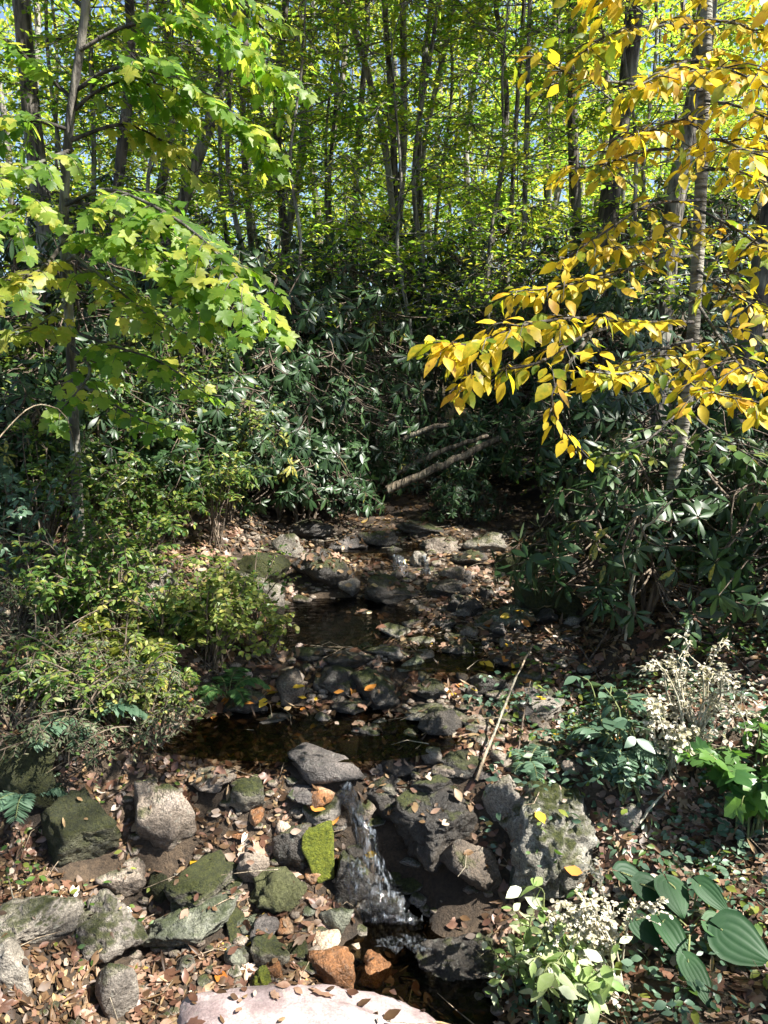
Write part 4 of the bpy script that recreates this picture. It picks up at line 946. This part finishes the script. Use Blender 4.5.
mk([(68, 260, 4.55), (100, 240, 4.2), (150, 250, 3.95), (200, 290, 3.8)], twl=.36)
mk([(72, 150, 4.5), (45, 160, 4.2), (15, 175, 4.0), (-25, 190, 3.8)], twl=.36)
mk([(74, 110, 4.50), (100, 90, 4.47), (140, 80, 4.53), (180, 120, 4.70)], twl=.36)
mk([(70, 345, 4.6), (90, 370, 4.3), (70, 400, 4.1), (50, 420, 4.0)], twl=.22, dens=.7, lsz=.075)
mk([(72, 380, 4.6), (100, 395, 4.35), (140, 420, 4.2), (180, 430, 4.1)], twl=.24, dens=.7, lsz=.07)
mk([(69, 300, 4.6), (40, 325, 4.3), (15, 335, 4.1)], twl=.22, dens=.6, mat='maple_yellow', lsz=.085)

bst = path((668, 560, 4.5), (672, 490, 4.4), (684, 420, 4.3), (692, 350, 4.25), (698, 250, 4.2), (704, 110, 4.1), (706, 0, 4.05), (704, -120, 4.0))
birch, bo = stemtree('yellow_birch', 'slim banded birch on the right with long boughs of golden yellow leaves', 'tree', bst, .040, .028, M['bark_birch'], 14)
bk = lambda pts, mat='gold', **k: bough(path(*pts), k.pop('r0', .009), 'ovate', M[mat], k.pop('lsz', .077), 1.3 * k.pop('dens', 1.0), birch, M['bark_dark'], bo, **k)
bk([(693, 322, 4.2), (640, 322, 3.4), (580, 318, 3.0), (520, 326, 2.8), (470, 345, 2.7), (438, 341, 2.65)], twl=.32, dens=1.25, droop=.3)
bk([(640, 320, 3.4), (585, 335, 3.0), (540, 362, 2.8), (490, 372, 2.72), (462, 384, 2.7)], twl=.24, dens=1.0)
bk([(600, 322, 3.1), (568, 365, 2.9), (552, 395, 2.85), (560, 425, 2.83), (588, 458, 2.8)], twl=.07, dens=.9)
bk([(692, 340, 4.2), (660, 350, 3.5), (630, 372, 3.1), (590, 372, 2.95)], twl=.26, dens=1.0)
bk([(693, 345, 4.2), (690, 375, 3.4), (712, 392, 3.0), (770, 405, 2.8)], twl=.26, dens=1.1)
bk([(695, 300, 4.2), (725, 345, 3.4), (750, 375, 3.0), (800, 390, 2.8)], twl=.3, dens=1.1)
bk([(698, 255, 4.2), (650, 262, 3.5), (600, 278, 3.2), (550, 288, 3.05), (510, 292, 3.0)], twl=.26, dens=.9)
bk([(700, 200, 4.15), (650, 205, 3.5), (605, 232, 3.2), (560, 262, 3.1)], twl=.24, dens=.7)
bk([(700, 210, 4.15), (745, 235, 3.5), (790, 270, 3.2)], twl=.28, dens=.9)
bk([(702, 150, 4.15), (650, 150, 3.5), (600, 165, 3.2), (560, 170, 3.1)], twl=.22, dens=.55)
bk([(704, 90, 4.1), (640, 85, 3.5), (575, 75, 3.2), (525, 50, 3.1)], twl=.22, dens=.55)
bk([(704, 100, 4.1), (750, 110, 3.4), (800, 140, 3.1)], twl=.30, dens=.9)
bk([(705, 30, 4.1), (660, 25, 3.4), (610, 35, 3.1), (580, 55, 3.0)], twl=.26, dens=.8)
bk([(705, 20, 4.1), (740, 25, 3.3), (790, 50, 3.0)], twl=.30, dens=1.1)
bk([(706, -30, 4.05), (690, -30, 3.3), (640, -15, 3.0), (590, -10, 2.9)], twl=.30, dens=.9)
bk([(706, -20, 4.05), (750, -20, 3.3), (800, 10, 3.0)], twl=.30, dens=1.1)
bk([(701, 170, 4.15), (735, 170, 3.5), (775, 190, 3.2)], twl=.26, dens=.8)
bk([(697, 270, 4.2), (730, 292, 3.5), (780, 320, 3.1)], twl=.26, dens=.8)
bk([(686, 410, 4.3), (710, 430, 3.8), (740, 450, 3.5), (775, 470, 3.3)], twl=.24, dens=.7, mat='shrub')
bk([(688, 400, 4.3), (660, 430, 4.0), (630, 450, 3.8), (600, 455, 3.7)], twl=.24, dens=.8, mat='shrub', lsz=.07)
bk([(700, 220, 4.2), (670, 225, 3.6), (640, 245, 3.3), (600, 250, 3.1)], twl=.26, dens=.9)
bk([(703, 130, 4.15), (680, 120, 3.5), (650, 130, 3.2), (620, 140, 3.0)], twl=.28, dens=.8)
bk([(704, 60, 4.1), (690, 60, 3.4), (660, 75, 3.1), (630, 90, 3.0)], twl=.28, dens=.9)
bk([(703, 140, 4.1), (720, 140, 3.4), (745, 150, 3.0), (775, 160, 2.9)], twl=.30, dens=1.1)
bk([(704, 80, 4.1), (715, 70, 3.3), (730, 70, 3.0), (775, 90, 2.8)], twl=.30, dens=1.1)
bk([(696, 290, 4.2), (720, 300, 3.6), (745, 250, 3.3), (790, 220, 3.0)], twl=.26, dens=.5, mat='maple_yellow')

# ------------------------------------------------------------------ forest trees
LIT = [(110, 955, 150, 80), (330, 1010, 150, 34), (290, 935, 75, 55), (318, 852, 26, 34), (160, 825, 42, 50), (215, 880, 32, 40), (200, 640, 95, 62), (250, 560, 60, 40), (60, 610, 70, 45), (100, 760, 60, 40),
       (552, 815, 55, 38), (612, 775, 45, 42), (690, 710, 46, 52), (575, 955, 60, 62), (330, 762, 36, 18), (330, 716, 44, 12), (425, 785, 34, 9), (468, 852, 26, 20), (440, 806, 28, 12), (410, 562, 22, 12),
       (500, 545, 34, 8), (330, 556, 18, 10), (290, 685, 18, 18), (240, 775, 45, 14), (480, 765, 12, 22), (505, 655, 22, 10), (640, 600, 16, 14), (740, 620, 25, 16), (430, 665, 22, 12), (60, 840, 36, 26)]
LIT = np.array(LIT, float)
for cx, cy, rx, ry in LIT:
    n = int(60 + rx * ry / 6); a = R.uniform(0, 6.283, n); q = np.sqrt(R.random(n))
    mark([on(min(max(cx + rx * b * math.cos(c), 1), 767), min(cy + ry * b * math.sin(c), 1060), 0) for b, c in zip(q, a)], 1)
mark(np.array(near_leaves), 1)
for k in range(90):                        # sun reaching the rhododendron and low plants of the right bank
    x, y = R.uniform(1.1, 2.9), R.uniform(2.3, 5.4); z = float(hgt(x, y)) + R.uniform(.1, 1.1)
    mark(np.array([x, y, z]) + R.standard_normal((int(R.integers(6, 26)), 3)) * R.uniform(.04, .10), 1)
for k in range(230):                       # stray sun flecks
    x, y = R.uniform(-2.6, 3.4), R.uniform(2, 10.5); z = float(hgt(x, y)) + R.uniform(0, 2.2)
    mark(np.array([x, y, z]) + R.standard_normal((int(R.integers(3, 22)), 3)) * R.uniform(.03, .09), 1)
def forest_tree(seed, base, top, r0, lmat, bmat, H=13, cb=.28, spread=2.4, nl=22, ntw=13, nlf=15, lsz=.105, label='', group=None, tm='diamond', name='forest_tree', split=0, crook=.12):
    rng = np.random.default_rng(seed); r = thing(name, label, 'tree', base, group)
    top = np.asarray(top, float) - base
    pts = [np.array([0, 0, -.2])] + [top * f + np.append(rng.standard_normal(2) * crook * (1 if f < 1 else .3), 0) for f in (.15, .32, .5, .68, .85, 1.0)]
    P = curve(pts, 34); mb = MB(); mb.tube(P, r0 * np.linspace(1.1, .25, 34) ** .8, 10, .05)
    mb.build('trunk', M[bmat], r)
    bb = MB(); Lv = Leaves(); ga = rng.uniform(0, 6)
    for k in range(nl):
        f = cb + (1 - cb) * (k + rng.uniform(.1, .9)) / nl; i = min(int(f * 33), 32); p = P[i]; a = ga + k * 2.4 + rng.uniform(-.4, .4)
        l = spread * (1 - .55 * max(0, (f - cb) / (1 - cb))) * rng.uniform(.6, 1.15); el = rng.uniform(.15, .55)
        d = np.array([math.cos(a) * math.cos(el), math.sin(a) * math.cos(el), math.sin(el)])
        B = curve([p, p + d * l * .4 + rv(.05), p + d * l * .75 + rng.standard_normal(3) * .08, p + d * l + np.array([0, 0, -.12 * l]) + rng.standard_normal(3) * .1], 10)
        bb.tube(B, np.linspace(r0 * .26, .004, 10), 5)
        for q in range(ntw):
            u = rng.uniform(.2, 1) * 8.9; j = int(u); pp = B[j] + (B[j + 1] - B[j]) * (u - j); t = nrm(B[j + 1] - B[j])
            s = nrm(np.cross(t, UP)) * (1 if q % 2 else -1); tl = rng.uniform(.35, .85) * (.45 + .25 * spread / 2)
            dd = nrm(t * .6 + s * rng.uniform(.3, 1) + rng.standard_normal(3) * .22); E = pp + dd * tl - UP * tl * .12
            bb.tube([pp, (pp + E) / 2 + rng.standard_normal(3) * .02, E], [.006, .004, .002], 3)
            m = int(nlf * rng.uniform(.6, 1.4)); us = rng.uniform(.1, 1.05, m)
            for w in range(m):
                sd = nrm(np.cross(dd, UP)) * (1 if w % 2 else -1)
                Lv.add(pp + (E - pp) * us[w] + sd * .03 + rng.standard_normal(3) * .03, nrm(dd * .5 + sd * .8 - UP * .15 + rng.standard_normal(3) * .2), nrm(UP + rng.standard_normal(3) * .38), lsz * rng.uniform(.65, 1.15), rng.random())
    Pw = np.array(Lv.p) + base; up = Pw[:, 2] > CAMZ + .50 * Pw[:, 1] + .3; m = (~up | (rng.random(len(Pw)) < .3)) & ((np.array(Lv.p)[:, 2] < .62 * top[2]) | (rng.random(len(Pw)) < .5))
    for k in ('p', 'd', 'n', 's', 'r'): setattr(Lv, k, [v for v, q in zip(getattr(Lv, k), m) if q])
    Lv.thin(base); br = bb.build('branches', M[bmat], r); Lv.build('crown', tm, M[lmat], r)
    return r
def ft(px0, py0, px1, py1, y, dia, seed, lmat, bmat, label, H=None, **k):
    """trunk seen between two pixels at distance y, grounded below and carried on above the frame"""
    A, B = at(px0, py0, y), at(px1, py1, y); g = float(hgt(A[0], y))
    d = (B - A) / (B[2] - A[2]); base = A + d * (g - A[2]); Hh = H or 14
    return forest_tree(seed, base, base + d * Hh, dia * .70 * y / F / 2, lmat, bmat, H=Hh, label=label, **k)
ft(608, 230, 632, 0, 9.5, 27, 101, 'forest_yellow', 'bark_dark', 'thick dark trunk leaning right behind the golden boughs', cb=.45, spread=2.6)
ft(655, 440, 692, 0, 8.2, 28, 102, 'forest', 'bark_grey', 'thickest grey trunk behind the banded birch', cb=.55, spread=2.6)
ft(735, 270, 760, 0, 7.0, 30, 103, 'forest_yellow', 'bark_dark', 'dark crooked trunk near the right edge', cb=.5, spread=2.2, crook=.16)
ft(574, 270, 578, 0, 11, 15, 104, 'forest', 'bark_dark', 'straight thin dark trunk left of the leaning thick one', cb=.35, spread=2.2)
ft(598, 300, 590, 0, 13, 11, 105, 'forest', 'bark_pale', 'pale thin trunk between the dark trunks on the right', cb=.4, spread=2.0)
cl = [(398, 300, 355, 0, 13.0, 11, 'leftmost of the fanned slender trunks at the centre'), (402, 300, 384, 0, 13.2, 10, 'second slender trunk of the centre fan, nearly straight'),
      (405, 300, 410, 0, 13.1, 12, 'middle slender trunk of the centre fan, upright and pale'), (410, 300, 426, 0, 13.0, 10, 'slender trunk right of the middle of the centre fan'),
      (414, 300, 447, 0, 13.3, 9, 'rightmost slender trunk of the centre fan, leaning most to the right')]
for k, (a, b, c, d, y, dia, lab) in enumerate(cl):
    ft(a, b, c, d, y, dia, 110 + k, 'forest' if k % 2 else 'forest_yellow', 'bark_pale' if k % 2 == 0 else 'bark_grey', lab, cb=.42, spread=1.9, nl=13, lsz=.09)
ft(358, 250, 356, 0, 14.5, 10, 120, 'forest', 'bark_grey', 'straight grey trunk just left of the centre fan', cb=.4, spread=2.0)
ft(40, 150, 22, 0, 10, 26, 121, 'forest', 'bark_grey', 'broad grey trunk in the upper left corner behind the maple', cb=.5, spread=2.6)
ft(132, 150, 126, 0, 9, 15, 122, 'forest_yellow', 'bark_dark', 'dark thin trunk right of the maple stem', cb=.5, spread=2.2)
ft(186, 220, 212, 80, 9.5, 18, 123, 'forest', 'bark_grey', 'grey trunk leaning right behind the maple boughs', cb=.42, spread=2.4)
ft(290, 250, 284, 0, 12, 12, 124, 'forest', 'bark_dark', 'dark straight trunk left of centre', cb=.32, spread=2.3)
ft(302, 250, 308, 0, 15, 12, 125, 'forest_yellow', 'bark_grey', 'grey trunk right beside the dark one left of centre', cb=.35, spread=2.3)
ft(150, 250, 158, 0, 13, 14, 126, 'forest_yellow', 'bark_grey', 'grey trunk far behind the maple boughs', cb=.35, spread=2.4)
ft(500, 260, 505, 0, 12, 8, 127, 'forest', 'bark_grey', 'understory beech with bright green layers right of centre', cb=.12, spread=2.3, nl=22, lsz=.085, name='understory_tree')
ft(470, 300, 474, 0, 15, 9, 128, 'forest', 'bark_pale', 'understory tree with fine yellow-green leaves right of the centre fan', cb=.12, spread=2.4, nl=22, lsz=.085, name='understory_tree')
ft(545, 300, 552, 0, 16, 12, 129, 'forest_yellow', 'bark_grey', 'yellowing tree between the centre and the thick trunks', cb=.2, spread=2.6, nl=20)
ft(250, 300, 246, 0, 14, 10, 130, 'forest', 'bark_grey', 'leafy understory tree behind the maple tips', cb=.12, spread=2.5, nl=22, lsz=.09, name='understory_tree')
ft(330, 300, 334, 0, 17, 11, 131, 'forest_yellow', 'bark_grey', 'pale golden tree deep in the gap left of the centre fan', cb=.15, spread=2.6, nl=20)
for k, (x, y, h_) in enumerate([(-2.6, 8.6, 5.2), (.35, 9.3, 5.0), (1.5, 9.6, 5.4), (-1.2, 9.0, 5.2), (2.7, 8.3, 5.0)]):
    b = np.array([x, y, float(hgt(x, y))])
    forest_tree(400 + k, b, b + np.array([R.uniform(-.4, .4), 0, h_]), .03, 'forest' if k % 2 else 'forest_yellow', 'bark_grey', cb=.28, spread=1.5, nl=26, ntw=10, nlf=9, lsz=.085, name='sapling', crook=.08,
                label=['slim leafy sapling rising from the thicket behind the maple', 'slim leafy sapling rising from the thicket at the centre', 'slim leafy sapling right of the centre one in the thicket', 'slim leafy sapling left of the centre one in the thicket', 'slim leafy sapling in the thicket behind the golden boughs'][k])
# farther trees: copies of three grown ones
far_pos = [(-9, 20), (-5.5, 22), (-2, 21), (1.2, 22), (4.5, 20), (8, 21), (11, 23), (-12, 25), (-7.5, 27), (-3.5, 27), (0, 28), (3.4, 27), (7, 28), (10.5, 29), (-10, 33), (-5, 34), (-1, 35), (4, 35), (9, 34), (14, 34), (-15, 33)]
protos = []
for k, (x, y) in enumerate(far_pos):
    lab = 'slender forest tree deep in the woods behind the thicket'; grp = 'slender trees deep in the woods'
    z = float(hgt(x, y)); b = np.array([x, y, z])
    if k < 3:
        protos.append(forest_tree(200 + k, b, b + np.array([.5, .2, 15 + k]), .10, ['forest', 'forest_yellow', 'forest_yellow'][k], ['bark_pale', 'bark_grey', 'bark_grey'][k], cb=.16, spread=3.0, nl=26, ntw=12, nlf=12, lsz=.125, label=lab, group=grp))
    else:
        copy_thing(protos[k % 3], b, R.uniform(0, 6.28), R.uniform(.85, 1.15), lab, grp)
# leafy understory between the trunks
us_pos = [(-3.9, 10.2), (-1.7, 10.4), (.6, 10.6), (1.9, 10.0), (3.4, 10.8), (-.5, 12.2), (-4.6, 11.5), (-3.2, 12.6), (-2.2, 11.0), (-.9, 14.6), (.9, 14.0), (1.9, 12.2), (2.9, 14.2), (3.9, 11.6), (4.9, 13.4), (-5.8, 14.0), (-2.7, 16.6), (.2, 17.4), (2.3, 17.2), (4.3, 17.6), (-4.6, 18.2), (6.2, 18.6), (-.8, 19.4), (1.6, 20.2), (-6.6, 18.6), (3.6, 20.6), (-2.6, 20.0), (5.8, 15.4)]
up_ = []
for k, (x, y) in enumerate(us_pos):
    lab = 'leafy understory tree filling the gaps between trunks behind the thicket'; grp = 'understory trees behind the thicket'
    b = np.array([x, y, float(hgt(x, y))])
    if k < 4:
        up_.append(forest_tree(300 + k, b, b + np.array([R.uniform(-.6, .6), .2, 9.5 + k * .8]), .038, ['forest', 'forest_yellow', 'forest', 'forest_yellow'][k], 'bark_grey', cb=.20, spread=2.3, nl=28, ntw=14, nlf=17, lsz=.092, label=lab, group=grp, name='understory_tree'))
    else:
        copy_thing(up_[k % 4], b, R.uniform(0, 6.28), R.uniform(.85, 1.2), lab, grp)
# far wood that reads as one mass
Lv = Leaves()
for k in range(60000):
    x, y = R.uniform(-36, 36), R.uniform(38, 52); z = float(hgt(x, y)); hmax = 24 + 5 * blotch(x, 0, .25, 2)
    zz = z + R.uniform(0, 1) ** 1.1 * hmax
    if blotch(x, zz, .45, 40) < -.30 and zz > z + 5: continue
    Lv.add(np.array([x, y, zz]), rv(), nrm(UP * .5 + rv(.6)), R.uniform(.25, .55))
tag(Lv.build('distant_woods', 'diamond', M['forest_yellow']), kind='stuff')

# ------------------------------------------------------------------ unseen shade trees added above the frame, crowns cut open for chosen sun patches
shade = [(6.2, 1.7), (8.4, 3.6), (9.8, -2.5), (12.2, 1.5), (8.2, 7.4), (12.8, 6.4)]
shl = ['canopy tree beside the viewer on the right, nearest to the stream', 'canopy tree outside the right edge beside the middle of the stream', 'outer canopy tree far right of the lower stream', 'outer canopy tree far right of the pool', 'canopy tree far right of the fallen logs', 'farthest canopy tree back on the right']
cz = []
for k in range(600):
    cz.append((R.uniform(3.6, 15.4), R.uniform(-5.0, 9.6), R.uniform(10.6, 13.8)))
cz = np.array(cz)
pts_ = (cz[:, None, :] + R.standard_normal((len(cz), 100, 3)) * np.array([.62, .62, .3])).reshape(-1, 3)
pts_[:, 2] = np.maximum(pts_[:, 2], 2.3 + .52 * pts_[:, 1] + .4)
Q = pts_.copy()
for it in range(60):
    dz = Q[:, 2] - hgt(Q[:, 0], Q[:, 1]); Q = Q - S * np.clip(dz / S[2] * .8, -.5, 3)[:, None]
zone = (Q[:, 0] > -3.6) & (Q[:, 0] < 4.4) & (Q[:, 1] > 1.3) & (Q[:, 1] < 11.5)
keep = np.where(open_to_sun(pts_), R.random(len(Q)) < .03, zone | (R.random(len(Q)) < .15))
pts_ = pts_[keep]; own = np.argmin(((pts_[:, None, :2] - np.array(shade)[None]) ** 2).sum(-1), 1)
cown = np.argmin(((cz[:, None, :2] - np.array(shade)[None]) ** 2).sum(-1), 1)
for k, (x, y) in enumerate(shade):
    b = np.array([x, y, float(hgt(x, y))]); r = thing('canopy_tree', shl[k], 'tree', b)
    mb = MB(); P = curve([(0, 0, -.2), (.05, .03, 4), (-.05, .05, 8), (0, 0, 14.0 - b[2])], 20); mb.tube(P, np.linspace(.13, .04, 20), 9, .04)
    for c in cz[cown == k][:9]:
        e = c - b; s0 = np.array([0, 0, max(8.0, e[2] - 2.2)]); mb.tube(curve([s0, (s0 + e) / 2 - UP * .1, e], 7), np.linspace(.022, .006, 7), 5)
    mb.build('trunk', M['bark_grey'], r)
    Lv = Leaves()
    for p in pts_[own == k]: Lv.add(p - b, rv(), nrm(UP + rv(.4)), R.uniform(.14, .22))
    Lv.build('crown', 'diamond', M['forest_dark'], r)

over = [(-5.2, 3.0), (-6.8, 7.6), (-5.0, -1.0), (-9.0, 11.0)]  # unseen overhead crowns, added to hold back sky light and deepen the shade
ol = ['canopy tree outside the left edge beside the stream', 'canopy tree outside the left edge beside the thicket', 'canopy tree behind the viewer on the left', 'canopy tree far outside the left edge']
cz = np.stack([R.uniform(-11, 5.0, 560), R.uniform(-2, 12.5, 560), R.uniform(9.6, 13.5, 560)], -1)
pts_ = (cz[:, None, :] + R.standard_normal((len(cz), 70, 3)) * np.array([.7, .7, .3])).reshape(-1, 3)
pts_[:, 2] = np.maximum(pts_[:, 2], 2.3 + .52 * pts_[:, 1] + .4)
pts_ = pts_[~open_to_sun(pts_) | (R.random(len(pts_)) < .05)]
own = np.argmin(((pts_[:, None, :2] - np.array(over)[None]) ** 2).sum(-1), 1)
for k, (x, y) in enumerate(over):
    b = np.array([x, y, float(hgt(x, y))]); r = thing('canopy_tree', ol[k], 'tree', b)
    mb = MB(); P = curve([(0, 0, -.2), (.05, .03, 4), (-.05, .05, 8), (0, 0, 13.0 - b[2])], 20); mb.tube(P, np.linspace(.15, .04, 20), 9, .04)
    for q in range(9):
        a = q * .7; s0 = np.array([0, 0, 8.0 + q * .25]); e = s0 + np.array([4 * math.cos(a), 3.4 * math.sin(a), 1.8]); mb.tube(curve([s0, (s0 + e) / 2 + UP * .2, e], 7), np.linspace(.05, .01, 7), 5)
    mb.build('trunk', M['bark_grey'], r)
    Lv = Leaves()
    for p in pts_[own == k]: Lv.add(p - b, rv(), nrm(UP + rv(.4)), R.uniform(.2, .3))
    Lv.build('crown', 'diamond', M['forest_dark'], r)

# ------------------------------------------------------------------ light
w = bpy.data.worlds.new('World'); scene.world = w; w.use_nodes = True
nt = w.node_tree; bg = nt.nodes['Background']; sk = nt.nodes.new('ShaderNodeTexSky'); sk.sky_type = 'NISHITA'; sk.sun_disc = False
sk.sun_elevation = SEL; sk.sun_rotation = SAZ; sk.air_density = 1.0; sk.dust_density = 1.0; sk.ozone_density = 1
nt.links.new(sk.outputs[0], bg.inputs[0]); bg.inputs[1].default_value = .075
sd = bpy.data.lights.new('sun', 'SUN'); sd.energy = 5; sd.angle = math.radians(.5); sd.color = (1, .955, .88)
so = bpy.data.objects.new('sun', sd); col.objects.link(so); so.rotation_euler = Vector(tuple(S)).to_track_quat('Z', 'Y').to_euler(); so.location = tuple(S * 40)

scene.view_settings.view_transform = 'Standard'; scene.view_settings.look = 'None'; scene.view_settings.gamma = 1
scene.view_settings.exposure = 1.85; scene.view_settings.use_curve_mapping = False
scene.render.engine = 'CYCLES'; c = scene.cycles
c.max_bounces = 6; c.diffuse_bounces = 3; c.glossy_bounces = 2; c.transmission_bounces = 4; c.transparent_max_bounces = 8
c.use_denoising = True; c.sample_clamp_indirect = 6; c.use_adaptive_sampling = True; c.adaptive_threshold = .015
c.caustics_reflective = False; c.caustics_refractive = False
